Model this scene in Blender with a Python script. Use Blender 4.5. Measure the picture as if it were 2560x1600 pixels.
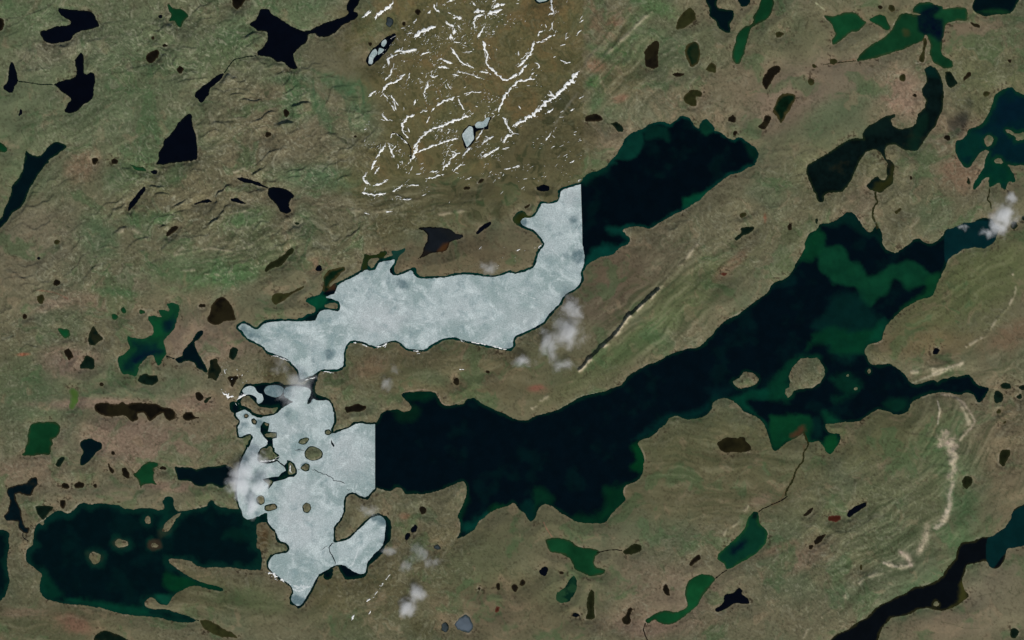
import bpy, math
import numpy as np
from mathutils import Vector
from mathutils.geometry import delaunay_2d_cdt
R = math.radians
sc = bpy.context.scene
for o in list(bpy.data.objects): bpy.data.objects.remove(o)
# one Blender unit is ten metres of ground; x runs east, y north, origin in the middle of the mapped country
sc.unit_settings.system = 'METRIC'; sc.unit_settings.scale_length = 10.0
W_, H_ = 2560.0, 1600.0
ALT = 10000.0
# ---------------------------------------------------------------- camera, sky, sun, exposure
cam = bpy.data.cameras.new('camera'); cam.sensor_width = 36; cam.sensor_fit = 'HORIZONTAL'
cam.angle = 2*math.atan((W_/2)/ALT); cam.clip_start = 100; cam.clip_end = 60000
co = bpy.data.objects.new('camera', cam); sc.collection.objects.link(co)
co.location = (0, 0, ALT); co.rotation_euler = (0, 0, 0); sc.camera = co
SUN_EL, SUN_AZ = R(44), R(163)
w = bpy.data.worlds.new('World'); sc.world = w; w.use_nodes = True
nt = w.node_tree; bg = nt.nodes['Background']; sky = nt.nodes.new('ShaderNodeTexSky')
sky.sky_type = 'NISHITA'; sky.sun_disc = False; sky.sun_elevation = SUN_EL; sky.sun_rotation = SUN_AZ
nt.links.new(sky.outputs[0], bg.inputs[0]); bg.inputs[1].default_value = 0.07
sl = bpy.data.lights.new('sun', 'SUN'); sl.energy = 3.6; sl.angle = R(0.5); sl.color = (1.0, 0.965, 0.91)
so = bpy.data.objects.new('sun', sl); sc.collection.objects.link(so)
sd_ = Vector((math.sin(SUN_AZ)*math.cos(SUN_EL), math.cos(SUN_AZ)*math.cos(SUN_EL), math.sin(SUN_EL)))
so.rotation_euler = sd_.to_track_quat('Z', 'Y').to_euler(); so.location = (0, 0, 3000)
sc.view_settings.view_transform = 'Standard'; sc.view_settings.look = 'None'
sc.view_settings.exposure = 0; sc.view_settings.gamma = 1
sc.render.engine = 'CYCLES'
sc.cycles.max_bounces = 10; sc.cycles.volume_bounces = 8; sc.cycles.transparent_max_bounces = 8

# ---------------------------------------------------------------- survey data (map coordinates, decoded to metres/10)
K = K1 = 640/2419.0
def decode(s):
    """one outline: '@cr' picks a survey sheet, then easting/southing pairs; 'e' is an oval"""
    ox = oy = 0; out = []; buf = []; ell = False; K = K1
    for t in s.split():
        if t[0] == '@': ox, oy = int(t[1])*640.0, int(t[2])*400.0; K = K1; continue
        if t[0] in '#~': ox, oy = [float(q) for q in t[1:].split(',')]; K = K1/2 if t[0] == '#' else K1; continue
        if t == 'e': ell = True; continue
        buf.append(float(t))
        if len(buf) == 2 and not ell: out.append((ox+buf[0]*K, oy+buf[1]*K)); buf = []
    if ell:
        u, v, a, b = buf[:4]
        rs = np.random.RandomState(int(u*7+v) % 9999); ph = rs.rand(3)*6.28
        for k in range(14):
            t = k*2*math.pi/14; q = 1+.10*math.sin(2*t+ph[0])+.09*math.sin(3*t+ph[1])+.05*math.sin(5*t+ph[2])
            out.append((ox+(u+a*q*math.cos(t))*K, oy+(v+b*q*math.sin(t))*K))
    return np.array(out, np.float32)
def smooth(P, n=2, closed=True):
    for it in range(n):
        Q = np.roll(P, -1, 0) if closed else P[1:]
        A = P if closed else P[:-1]
        k = .18 if it == 0 else .25; a = (1-k)*A+k*Q; b = k*A+(1-k)*Q
        N = np.empty((len(a)*2, 2), np.float32); N[0::2] = a; N[1::2] = b
        if not closed: N = np.vstack([P[:1], N, P[-1:]])
        P = N
    return P
def to_world(px, py): return px-W_/2, H_/2-py

# ---------------------------------------------------------------- noise
def _hash(ix, iy, seed):
    h = (ix.astype(np.int64)*374761393+iy.astype(np.int64)*668265263+seed*1442695041) & 0xffffffff
    h = ((h ^ (h >> 13))*1274126177) & 0xffffffff
    h = (h ^ (h >> 16)) & 0xffffffff
    return h.astype(np.float32)*np.float32(1/4294967295.0)
def vnoise(x, y, seed=0):
    fx = np.floor(x); fy = np.floor(y); tx = x-fx; ty = y-fy
    ix = fx.astype(np.int64)+5000; iy = fy.astype(np.int64)+5000
    tx = tx*tx*tx*(tx*(tx*6-15)+10); ty = ty*ty*ty*(ty*(ty*6-15)+10)
    a = _hash(ix, iy, seed); b = _hash(ix+1, iy, seed); c = _hash(ix, iy+1, seed); d = _hash(ix+1, iy+1, seed)
    return ((a*(1-tx)+b*tx)*(1-ty)+(c*(1-tx)+d*tx)*ty)*2-1
def fbm(x, y, oct=4, seed=0, gain=.5):
    s = 0; a = 1; n = 0
    ca, sa = .8, .6
    for i in range(oct):
        s = s+a*vnoise(x, y, seed+i*17); n += a; a *= gain
        x, y = (x*ca-y*sa)*2.03+11.3, (x*sa+y*ca)*2.03+7.7
    return s/n*1.5
def sstep(a, b, x):
    t = np.clip((x-a)/(b-a), 0, 1); return t*t*(3-2*t)
def lin(c):
    c = np.asarray(c, np.float32)/255; return np.where(c <= .04045, c/12.92, ((c+.055)/1.055)**2.4).astype(np.float32)

# ---------------------------------------------------------------- survey grid
def axis(n, lo, hi, step):
    mid = np.arange(lo, hi+.1, step); out = []; s = step; p = 0
    while p < 5000: s *= 1.16; p += s; out.append(p)
    out = np.array(out); return np.concatenate([lo-out[::-1], mid, hi+out]).astype(np.float32)
GX = axis(0, -60, 2620, 2.0); GY = axis(0, -60, 1660, 2.0)
NX, NY = len(GX), len(GY)
PX, PY = np.meshgrid(GX, GY)              # [row, col]
def window(x0, y0, x1, y1):
    a = max(0, np.searchsorted(GX, x0)-1); b = min(NX, np.searchsorted(GX, x1)+1)
    c = max(0, np.searchsorted(GY, y0)-1); d = min(NY, np.searchsorted(GY, y1)+1)
    return slice(c, d), slice(a, b)
def poly_sd(P, X, Y, far=60.):
    """signed distance (negative inside), exact near the outline and clamped at far"""
    sh = X.shape; x = X.ravel(); y = Y.ravel()
    ins = np.zeros(x.size, bool); d2 = np.full(x.size, far*far, np.float32)
    A = P; B = np.roll(P, -1, 0)
    # rows are handled through sorted windows: only cells near a segment need its distance
    xs = X[0]; ys = Y[:, 0]; ins2 = ins.reshape(sh); dd = d2.reshape(sh)
    for (ax, ay), (bx, by) in zip(A, B):
        if ay != by:
            r0 = np.searchsorted(ys, min(ay, by), 'right'); r1 = np.searchsorted(ys, max(ay, by), 'right')
            if r1 > r0:
                yy = ys[r0:r1]; xc = ax+(yy-ay)/(by-ay)*(bx-ax)
                ins2[r0:r1] ^= (xs[None, :] < xc[:, None])
        c0 = np.searchsorted(xs, min(ax, bx)-far); c1 = np.searchsorted(xs, max(ax, bx)+far)
        r0 = np.searchsorted(ys, min(ay, by)-far); r1 = np.searchsorted(ys, max(ay, by)+far)
        if c1 > c0 and r1 > r0:
            vx = bx-ax; vy = by-ay; L = vx*vx+vy*vy+1e-9
            wx = xs[None, c0:c1]-ax; wy = ys[r0:r1, None]-ay
            t = np.clip((wx*vx+wy*vy)/L, 0, 1)
            q = (wx-t*vx)**2+(wy-t*vy)**2
            np.minimum(dd[r0:r1, c0:c1], q, out=dd[r0:r1, c0:c1])
    d = np.sqrt(dd); return np.where(ins2, -d, d)
def line_d(P, X, Y, far):
    xs = X[0]; ys = Y[:, 0]; dd = np.full(X.shape, far*far, np.float32); side = np.zeros(X.shape, np.float32); al = np.zeros(X.shape, np.float32)
    n = len(P)-1
    for i in range(n):
        ax, ay = P[i]; bx, by = P[i+1]
        c0 = np.searchsorted(xs, min(ax, bx)-far); c1 = np.searchsorted(xs, max(ax, bx)+far)
        r0 = np.searchsorted(ys, min(ay, by)-far); r1 = np.searchsorted(ys, max(ay, by)+far)
        if c1 > c0 and r1 > r0:
            vx = bx-ax; vy = by-ay; L = vx*vx+vy*vy+1e-9
            wx = xs[None, c0:c1]-ax; wy = ys[r0:r1, None]-ay
            t = np.clip((wx*vx+wy*vy)/L, 0, 1); q = (wx-t*vx)**2+(wy-t*vy)**2
            m = q < dd[r0:r1, c0:c1]
            dd[r0:r1, c0:c1][m] = q[m]; side[r0:r1, c0:c1][m] = (wx*vy-wy*vx)[m]/math.sqrt(L); al[r0:r1, c0:c1][m] = ((i+t)/n)[m]
    return np.sqrt(dd), side, al

# ---------------------------------------------------------------- object helpers
def link(name, me, mat, loc=(0, 0, 0)):
    o = bpy.data.objects.new(name, me); sc.collection.objects.link(o); o.location = loc
    if mat: me.materials.append(mat)
    return o
def tag(o, label, cat=None, group=None, kind=None):
    o['label'] = label
    if cat: o['category'] = cat
    if group: o['group'] = group
    if kind: o['kind'] = kind
    return o
def raw_mesh(name, V, F, sizes=None, cols=None, attr='tint', smoothf=True, f1=None):
    me = bpy.data.meshes.new(name); V = np.asarray(V, np.float32); F = np.asarray(F, np.int32)
    me.vertices.add(len(V)); me.vertices.foreach_set('co', V.ravel())
    n = F.shape[1]; me.loops.add(F.size); me.loops.foreach_set('vertex_index', F.ravel())
    me.polygons.add(len(F)); me.polygons.foreach_set('loop_start', np.arange(0, F.size, n, dtype=np.int32))
    me.polygons.foreach_set('use_smooth', np.full(len(F), smoothf))
    if cols is not None:
        at = me.color_attributes.new(attr, 'FLOAT_COLOR', 'POINT')
        c4 = np.ones((len(V), 4), np.float32); c4[:, :np.asarray(cols).shape[1]] = cols; at.data.foreach_set('color', c4.ravel())
    if f1 is not None:
        at = me.attributes.new('melt', 'FLOAT', 'POINT'); at.data.foreach_set('value', np.asarray(f1, np.float32))
    me.update(calc_edges=True); me.validate(); return me
class Nodes:
    def __init__(s, name):
        s.m = bpy.data.materials.new(name); s.m.use_nodes = True; s.t = s.m.node_tree; s.t.nodes.clear()
        s.out = s.n('ShaderNodeOutputMaterial')
    def n(s, typ, **kw):
        q = s.t.nodes.new(typ)
        for k, v in kw.items():
            if k in q.inputs.keys(): q.inputs[k].default_value = v
            else: setattr(q, k, v)
        return q
    def l(s, a, b): s.t.links.new(a, b)
    def noise(s, vec, scale, detail=4, rough=.55, dist=0):
        q = s.n('ShaderNodeTexNoise'); q.inputs['Scale'].default_value = scale; q.inputs['Detail'].default_value = detail
        q.inputs['Roughness'].default_value = rough; q.inputs['Distortion'].default_value = dist
        s.l(vec, q.inputs['Vector']); return q.outputs['Fac']
    def ramp(s, fac, a, b, va=0., vb=1.):
        q = s.n('ShaderNodeMapRange'); q.interpolation_type = 'SMOOTHSTEP'
        q.inputs[1].default_value = a; q.inputs[2].default_value = b; q.inputs[3].default_value = va; q.inputs[4].default_value = vb
        s.l(fac, q.inputs[0]); return q.outputs[0]
    def math(s, op, a, b):
        q = s.n('ShaderNodeMath'); q.operation = op
        for i, v in enumerate((a, b)):
            if isinstance(v, (int, float)): q.inputs[i].default_value = v
            else: s.l(v, q.inputs[i])
        return q.outputs[0]
    def mix(s, fac, a, b, mode='MIX'):
        q = s.n('ShaderNodeMix'); q.data_type = 'RGBA'; q.blend_type = mode
        for v, i in ((fac, 0), (a, 6), (b, 7)):
            if isinstance(v, (int, float)): q.inputs[i].default_value = v
            elif isinstance(v, (tuple, list, np.ndarray)): q.inputs[i].default_value = (*[float(c) for c in v], 1)
            else: s.l(v, q.inputs[i])
        return q.outputs[2]
LAKES = '''# name|colour|label|shape
lake|a|long frozen northern lake whose open dark water begins at a straight north-south ice edge|@21 650 215 690 150 730 120 800 110 880 70 930 10 @20 950 1505 1000 1450 1040 1370 1080 1290 1140 1250 1240 1220 1290 1175 1380 1150 1450 1160 1490 1180 1560 1130 1600 1090 1680 1110 1720 1190 1765 1225 1775 1180 1800 1140 1840 1120 1880 1170 1915 1210 1910 1235 1980 1250 2050 1310 2100 1320 2160 1295 2240 1350 2320 1410 2330 1470 2310 1512 @21 2310 10 2290 50 2210 80 2150 125 2060 130 1980 190 1900 260 1840 310 1780 370 1700 420 1600 485 1500 530 1400 590 1290 655 1240 635 1170 620 1080 640 1040 665 1090 720 1125 750 1100 790 1000 840 960 890 900 910 830 920 760 955 700 1000 680 1060 560 1000 560 250
+|@11 460 1330 510 1290 600 1280 630 1240 640 1180 700 1200 760 1160 800 1180 780 1300 820 1360 810 1430 740 1440 680 1430 620 1440 600 1560 @12 500 30 230 12 330 -5 @11 440 1490 480 1460 560 1440 560 1390
+|@11 990 1010 1020 920 1020 890 1080 900 1150 890 1180 860 1230 860 1240 880 1200 930 1250 920 1300 905 1280 860 1330 860 1415 830 1400 870 1350 910 1330 970 1300 1010 1310 1060 1340 1100 1250 1100 1230 1000 1290 960 1180 980 1140 960 1170 935 1140 925 1080 935 1050 960 1055 1000 1090 1030 1100 1080 1000 1060
+|@21 10 545 60 490 120 480 150 540 200 540 110 590 110 650 40 610 10 575
+|@11 1470 1010 1510 1015 1520 1080 1560 1110 1480 1130 1440 1060
lake|m|vast dark lake with green shoals sweeping from the centre to the upper right|@12 1128 985 1165 930 1180 880 1240 855 1330 845 1400 865 1450 860 1470 825 1440 780 1390 730 1375 700 1410 685 1500 680 1620 668 1700 690 1730 740 1760 800 1830 815 1900 795 1950 800 1990 750 2050 730 2080 750 2150 800 2250 850 2330 880 2419 925 @22 50 945 120 955 170 945 220 905 330 875 420 860 470 830 560 780 640 735 740 700 850 685 950 645 1020 625 1060 590 1090 540 1150 495 1250 440 1350 400 1450 350 1550 305 1650 270 1740 268 1800 230 1860 170 1920 110 1960 60 2020 0 @21 2130 1470 2220 1400 2320 1320 2419 1250 @31 30 1190 70 1155 140 1130 200 1100 240 1040 260 990 300 920 345 850 350 760 400 690 460 660 480 640 475 605 560 600 640 580 700 530 750 490 800 490 840 540 880 600 920 660 960 690 1000 660 1020 620 1060 650 1080 710 1080 790 1110 840 1160 870 1210 875 1270 840 1340 800 1370 755 1430 740 1480 780 1530 800 1600 770 1650 720 1680 660 1740 645 1820 620 1860 590 1930 595 2000 550 2100 550 2150 600 2200 640 2160 700 2150 760 2100 800 2040 835 1950 825 1860 835 1780 880 1700 940 1680 1010 1640 1090 1600 1150 1580 1240 1540 1295 1450 1310 1350 1360 1260 1420 1200 1480 @32 1160 0 1110 60 1085 120 1080 180 1050 205 970 220 920 260 910 310 940 360 960 415 1050 425 1150 415 1200 445 1270 490 1310 530 1330 580 1390 610 1450 600 1530 575 1570 570 1600 600 1640 560 1720 545 1820 530 1900 515 1930 550 1960 600 2020 630 2080 640 2090 660 2050 720 2020 770 1980 780 1960 740 1940 700 1870 680 1840 695 1800 710 1720 690 1620 685 1530 695 1450 725 1380 760 1340 800 1330 850 1270 890 1200 890 1120 855 1030 845 960 880 910 920 870 960 770 960 660 970 600 980 545 980 540 1010 580 1070 640 1075 680 1075 690 1130 650 1200 600 1270 550 1260 530 1190 480 1140 410 1160 370 1150 350 1080 330 1060 300 1090 240 1120 180 1150 140 1190 80 1245 40 1210 20 1150 0 1090 @22 2390 1000 2340 930 2260 890 2180 860 2130 800 2090 760 2030 735 1940 750 1900 780 1880 850 1820 910 1740 930 1640 935 1590 915 1540 900 1490 925 1460 980 1400 1020 1360 1060 1300 1105 1220 1130 1185 1160 1200 1200 1240 1270 1245 1350 1240 1440 @23 1190 10 1090 40 1045 80 1050 140 1075 190 1030 230 970 290 920 350 870 405 780 410 680 410 600 390 540 350 460 310 380 240 300 225 260 260 210 370 175 400 150 360 120 310 70 280 40 240 0 210 @13 2380 250 2300 265 2240 290 2160 350 2090 410 2070 470 1960 530 1880 570 1940 490 1930 400 1900 350 1950 250 1990 140 1990 60 1960 0 1860 45 1750 95 1640 120 1560 135 1490 125 1410 140 1370 70 1320 70 1270 110 1180 90 1128 70 1000 60 @12 1000 1000
+|@12 560 500 600 480 540 700 690 740 730 800 750 960 720 1080 640 1050 500 760 @12 300 800
+|@13 1160 330 1230 340 1275 380 1280 480 1265 580 1215 620 1205 690 1060 810 1055 890 1000 925 920 935 840 940 820 900 760 810 900 700
+|@13 640 890 740 825 715 920 680 945 640 930
+|#540,920 470 420 430 560 380 650 470 760 600 800 640 860 780 930 860 940 1000 890 1200 830 1500 640 1300 520 1280 300 1130 245 1030 280 800 300 560 295 510 360
+|#540,920 260 640 380 640 460 700 470 780 400 850 360 870 260 780
lake|w|broad dark green lake at the lower left with small pale islands|@03 460 340 520 300 580 290 640 325 690 290 740 240 790 210 850 235 960 220 1060 230 1130 240 1170 270 1260 280 1350 265 1440 270 1490 295 1550 280 1560 240 1530 200 1560 165 1620 160 1645 190 1635 240 1660 290 1700 300 1800 280 1900 260 1950 250 1970 210 2010 190 2035 230 2080 260 2200 270 2290 280 2340 400 2419 330 @13 60 290 100 310 110 400 30 400 0 420 0 480 10 560 0 640 50 660 55 862 @03 2300 838 2150 825 2000 830 1900 825 1850 800 1780 760 1700 740 1620 740 1590 750 1610 800 1700 860 1800 920 1900 970 2050 1000 2110 1030 2100 1050 2000 1040 1900 1005 1820 1000 1750 1020 1690 1060 1640 1090 1610 1140 1580 1190 1500 1170 1460 1120 1420 1110 1370 1140 1370 1190 1460 1230 1530 1215 1650 1245 1800 1295 1870 1325 1820 1350 1700 1345 1550 1310 1400 1285 1240 1280 1120 1260 1060 1235 950 1205 800 1185 700 1180 600 1165 480 1140 420 1120 380 1060 370 1000 400 900 380 870 320 830 280 800 250 760 240 690 270 640 320 610 310 560 320 490 340 440 370 405 405 435 420 380
lake|k|angular black lake with a hooked western arm in the top left corner|@00 545 75 600 85 660 95 740 95 830 100 890 130 910 180 945 250 860 275 760 290 700 320 660 385 560 405 480 415 420 390 385 330 385 290 440 285 520 250 610 245 670 235 680 200 620 170 560 130
lake|k|black lake shaped like a diving bird below the hooked corner lake|@00 765 490 785 530 790 620 790 690 820 710 850 685 890 700 905 740 880 820 885 900 850 950 780 990 740 1050 680 1065 610 1070 620 1010 680 935 640 900 580 870 540 820 500 800 560 770 700 740 730 700 720 630 700 570
pond|k|narrow black pond with a forked foot near the left edge|@00 115 585 140 620 155 700 175 770 130 820 120 880 80 870 25 830 80 760 80 680 85 620
pond|b|brown pond cut by the left edge near the top|@00 0 165 35 190 38 240 20 285 -30 290 -40 160
pond|k|tiny comma shaped black pond under the forked pond|@00 190 1025 212 1045 205 1075 180 1100 175 1085 190 1060
pond|g|small star shaped green pond near the top left|@00 1580 30 1640 85 1720 85 1790 150 1740 190 1710 255 1670 240 1650 195 1590 205 1625 150 1590 80
pond|b|roundish near black pond below the green star pond|@00 1435 480 1490 470 1505 500 1490 550 1420 600 1385 580 1380 530
pond|b|small dark diamond pond on a pink rocky patch|@00 1700 615 1740 650 1700 705 1665 655
pond|k|tiny round pond left of the green star pond|@00 e 1518 157 16 16
pond|b|tiny round pond halfway down from the star pond|@00 e 1445 358 18 20
pond|b|tiny oblong pond touching a dark creek above the roundish near black pond|@00 e 1560 430 24 14
pond|k|dark green kite shaped pond with a thin tail running up right|@00 2120 685 2080 760 1980 830 1980 890 1900 975 1860 930 1840 900 1870 850 1940 800 2000 760 2060 710
lake|k|black teardrop lake with a pointed north end|@00 1815 1060 1810 1180 1850 1280 1865 1370 1860 1500 @01 1850 0 1740 15 1640 20 1560 45 1465 40 1500 5 @00 1490 1450 1530 1400 1550 1330 1640 1240 1690 1160 1760 1090
pond|b|dark pond cut by the top edge left of the angular star lake|@00 2190 -40 2320 -40 2300 40 2240 90 2195 50
lake|n|long narrow navy lake slanting down to the left edge|@00 240 1412 290 1460 380 1480 440 1410 500 1350 560 1340 640 1380 600 1420 520 1470 460 1512 @01 460 20 400 80 350 160 290 250 240 380 200 450 120 490 80 560 20 620 -60 700 -160 780 -160 700 -60 600 10 560 40 480 80 380 110 320 115 240 180 170 220 80 235 0
pond|g|small green pond on the left edge beside the long navy lake|@00 -40 1330 30 1360 70 1410 60 1440 -40 1430
pond|b|tiny dark pond right of the long navy lake|@01 e 895 10 32 28
pond|b|tiny dark pond midway between the navy lake and the teardrop lake|@01 e 1080 12 26 26
pond|g|thin green pond left of the teardrop lake's base|@01 1215 35 1260 45 1300 70 1350 60 1390 105 1330 110 1270 85
pond|k|tiny black pond just under the teardrop lake|@01 e 1455 115 30 20
pond|k|slim black pond slanting below the teardrop lake|@01 1360 245 1380 270 1340 330 1290 400 1250 450 1215 485 1210 440 1270 350
pond|k|thin dark sliver pond leading to the black triangular lake|@01 2215 165 2300 170 2400 195 2490 235 2540 270 2419 235 2290 205
pond|b|black lozenge pond among the rocky ridges|@01 1640 615 1690 635 1640 690 1570 725 1575 690 1600 650
pond|k|flat black crescent pond on the ridged rock|@01 1830 420 1900 385 1960 370 2010 395 1960 400 1880 410
pond|k|flat dark blue crescent pond right of the other rock crescent|@01 2180 365 2230 355 2290 390 2335 415 2270 410 2190 390
lake|b|dark brown lake with a ragged foot left of the frozen lake's western tip|@01 2110 1290 2160 1330 2190 1390 2220 1470 2230 1512 @02 2110 10 2090 40 2030 50 1970 20 @01 1950 1500 1990 1440 2000 1370 2050 1310
pond|o|tiny olive pond in the rough ground of the middle left|@01 e 538 775 26 20
pond|b|tiny brown pond above a curved pink ridge|@01 e 537 1160 30 28
pond|o|small greenish pond inside the curved pink ridge|@01 e 385 1310 36 38
pond|b|tiny pond below the curved pink ridge near the left edge|@01 e 235 1475 18 24
pond|k|pinhead pond left of the brown spotted ground|@01 e 365 928 12 12
pond|b|tiny red rimmed pond beside the dark brown lake|@01 e 1910 1378 30 18
lake|c|green lake with ragged arms and a blue black middle|@01 1570 1355 1640 1345 1690 1370 1690 1430 1670 1512 @02 1655 50 1650 90 1580 150 1545 190 1560 260 1570 330 1530 380 1500 440 1475 400 1450 330 1410 330 1350 390 1310 430 1300 510 1280 535 1210 510 1160 515 1120 430 1110 360 1190 310 1240 260 1200 200 1210 150 1260 170 1340 185 1440 150 1460 100 1440 50 1400 0 @01 1400 1480 1450 1470 1540 1490 1500 1440 1500 1415 1540 1410 1600 1440 1600 1400
pond|g|tiny green wedge pond above left of the ragged green lake|@01 1130 1415 1170 1380 1200 1440 1170 1455
pond|g|small green pond with a pale islet left of the ragged green lake|@01 e 1085 1480 30 30
pond|g|tiny green pond between the green wedge pond and the ragged green lake|@01 e 1340 1435 25 22
pond|G|small bright green pond at the far left|@02 540 80 600 90 655 85 665 150 610 180 570 130
pond|d|dark pear shaped pond right of the small bright green pond|@02 885 55 920 120 980 180 930 210 890 245 845 235 830 180 850 100
pond|b|crooked brown pond below the pear shaped pond|@02 600 290 650 265 670 300 690 350 650 385 620 330
pond|d|dark green three cornered pond below the pear shaped pond|@02 810 330 895 370 890 470 800 455 755 465 750 430 790 390
pond|b|tiny round brown pond above the long caterpillar shaped lake|@02 e 960 608 18 18
marsh|l|lime green marsh patch left of the long caterpillar shaped lake|@02 650 660 700 640 750 700 740 760 690 850 650 830 670 740
lake|b|long brown black lake shaped like a caterpillar|@02 890 810 930 780 1000 785 1100 800 1160 770 1200 800 1250 785 1320 775 1360 790 1480 795 1560 830 1620 830 1655 870 1650 930 1600 955 1565 930 1545 870 1500 890 1440 950 1410 960 1390 920 1350 870 1290 880 1310 930 1260 965 1220 930 1170 900 1050 915 960 900 900 860
pond|b|black pond with a thin tail at the caterpillar lake's east end|@02 1725 910 1760 870 1810 870 1840 915 1890 915 1880 930 1840 930 1780 955 1735 945
pond|b|small brown pond beside a smaller dark green one|@02 1850 690 1890 680 1925 730 1890 770 1850 745
pond|d|small slanted dark green pond near the snowy inlet|@02 1925 770 1960 730 2000 720 1990 745 1940 785
pond|d|dark upright pond near the frozen lake's western tip|@02 2165 290 2200 255 2250 280 2230 340 2200 380 2165 350
pond|b|small brown triangular pond above the snowy inlet|@02 2145 535 2265 530 2230 580 2190 640 2170 580
pond|n|navy pond like a bent boot with a stalk|@02 1830 180 1860 120 1910 95 1925 120 1880 180 1830 200 1850 270 1900 370 1950 440 1960 500 1900 470 1860 450 1830 400 1760 385 1690 410 1645 370 1720 350 1730 290 1780 230 1815 205
pond|d|dark green pond right of the boot shaped pond|@02 1980 380 2050 360 2060 420 2095 465 2070 530 2040 590 2000 545 1960 560 1970 480 1990 430
pond|d|dark green pond with a brown rim below the ragged green lake|@02 1320 520 1380 510 1430 530 1490 515 1495 580 1440 615 1340 605 1305 570
lake|g|squarish plain green lake at the left|@02 300 980 400 965 520 960 560 985 575 1040 540 1100 480 1130 500 1170 480 1200 470 1275 380 1270 320 1280 200 1280 240 1240 260 1150 270 1030
pond|d|small slanted dark pond below the squarish green lake|@02 560 1300 600 1290 615 1310 570 1385 530 1380 530 1345
pond|n|slate black boomerang pond right of the squarish green lake|@02 800 1125 860 1115 910 1150 970 1170 965 1215 900 1250 860 1310 790 1375 755 1370 760 1300 790 1240 755 1200 755 1160
pond|b|tiny brown pond right of the boomerang pond|@02 e 1065 1255 20 20
pond|b|thin brown pond in reddish ground|@02 1020 1340 1040 1380 1085 1420 1060 1455 1030 1410
pond|b|oval brown green pond left of the green flame shaped pond|@02 1150 1400 1190 1400 1225 1450 1220 1500 1160 1470
pond|g|green flame shaped pond above the broad lower left lake|@02 1300 1430 1350 1370 1420 1335 1490 1355 1490 1385 1450 1390 @03 1450 10 1490 50 1430 30 1350 40 1330 85 1310 0 @02 1260 1460
lake|n|navy lake partly hidden by the thick cloud|@02 1650 1385 1720 1390 1800 1395 1870 1415 1950 1390 2050 1385 2120 1360 2200 1400 2240 1512 @03 2150 40 2090 80 2040 55 1990 30 1910 60 1850 50 1800 10 1700 0 @02 1680 1512 1670 1450
pond|b|tiny dark pond left of the navy lake under the cloud|@02 e 1540 1400 28 14
lake|K|hook shaped black lake near the lower left edge|@03 70 80 150 50 240 40 290 -20 350 -30 360 40 320 80 300 145 230 140 170 120 135 130 150 190 200 290 210 400 240 450 290 440 270 510 220 500 170 450 180 385 120 385 60 390 30 340 70 310 100 200 70 130
pond|d|green wedge pond on the broad lake's north west shore|@03 320 250 440 240 510 255 460 310 410 380 370 340
pond|b|small brown pond, left of a near identical pair|@03 e 615 55 35 28
pond|b|small brown oblong pond, middle of a row of three|@03 e 750 45 50 30
pond|b|tiny black pond at the right of a row of three|@03 e 900 52 15 18
pond|b|small black pond touching the broad lake's north shore|@03 570 190 625 185 620 240 600 275 570 250
lake|w|dark lake cut by the left edge beside the broad lake|@03 -160 480 50 470 95 500 80 560 90 640 60 740 70 850 95 950 70 1030 40 1100 0 1150 -160 1180
pond|o|long brown olive pond below the broad lake's outlet|@03 1880 1325 1950 1320 2060 1370 2130 1420 2200 1440 2250 1495 2180 1485 2090 1480 2000 1450 1920 1400
pond|d|dark green pond cut by the bottom edge at the left|@03 890 1460 980 1420 1060 1440 1150 1480 1280 1560 1280 1640 880 1640
lake|k|black star shaped lake with a thin eastern arm at the top|@10 45 90 120 85 140 130 250 190 350 260 450 295 520 290 620 230 740 190 850 150 880 120 850 80 900 -40 990 -40 960 50 910 110 970 120 960 170 860 210 820 230 760 300 690 345 590 345 560 310 490 320 480 400 400 450 350 510 360 580 405 640 350 660 300 630 260 580 180 580 150 540 30 530 0 490 60 460 100 400 120 330 100 295 20 290 0 270 -70 230 0 190 20 150
pond|k|narrow black pond holding broken white ice floes|@10 1310 315 1325 340 1290 400 1220 500 1110 610 1060 620 1040 580 1060 520 1110 450 1170 410 1230 350
pond|s|small grey half frozen pond above the pond with ice floes|@10 1240 160 1290 170 1300 200 1270 260 1225 230
pond|b|tiny dark pond among the topmost snow streaks|@10 e 1530 115 24 26
pond|b|pinhead pond right of the small grey pond|@10 e 1400 225 12 18
pond|b|tiny brown pond left of the pond with ice floes|@10 e 1080 415 18 18
pond|b|small upright brown pond on the ridged slope|@10 e 285 1070 25 40
pond|b|small oval brown pond on the ridged slope|@10 e 115 1270 30 22
pond|b|pinhead dark pond left of the snow streaks|@10 e 940 1290 15 12
pond|k|dark pond nearly covered by two white ice floes among snow streaks|@10 1942 1270 2010 1175 2060 1192 2080 1160 2150 1150 2210 1100 2225 1110 2190 1195 2190 1220 2075 1235 2075 1330 1990 1410 1965 1380
pond|n|icy blue pond cut by the top edge among the snow|@20 215 -60 350 -60 350 10 250 40 215 15
pond|o|leaf shaped olive pond at the top|@20 1690 65 1730 110 1735 180 1700 220 1640 255 1560 280 1545 260 1590 150 1640 100
pond|b|upright brown black pond below left of the olive leaf pond|@20 1370 380 1395 400 1380 500 1375 580 1390 630 1340 650 1255 630 1250 490 1290 430
pond|e|oval dark green pond with an olive rim right of the upright black pond|@20 1650 430 1720 395 1760 410 1775 530 1760 600 1690 640 1650 540 1635 490
pond|o|small olive brown pond right of the rimmed oval pond|@20 1880 580 1920 610 1935 690 1860 680 1825 650
pond|o|clover shaped olive pond above the dark open lake|@20 1640 890 1690 850 1760 850 1800 880 1780 920 1730 900 1745 1000 1700 1000 1640 970 1615 930
pond|b|tiny dark creek pool between two oval ponds and the clover pond|@20 e 1570 705 50 16
pond|b|black crescent pond with a pale sandy belly|@20 690 1110 740 1080 820 1085 860 1130 830 1145 740 1140 700 1150
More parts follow.
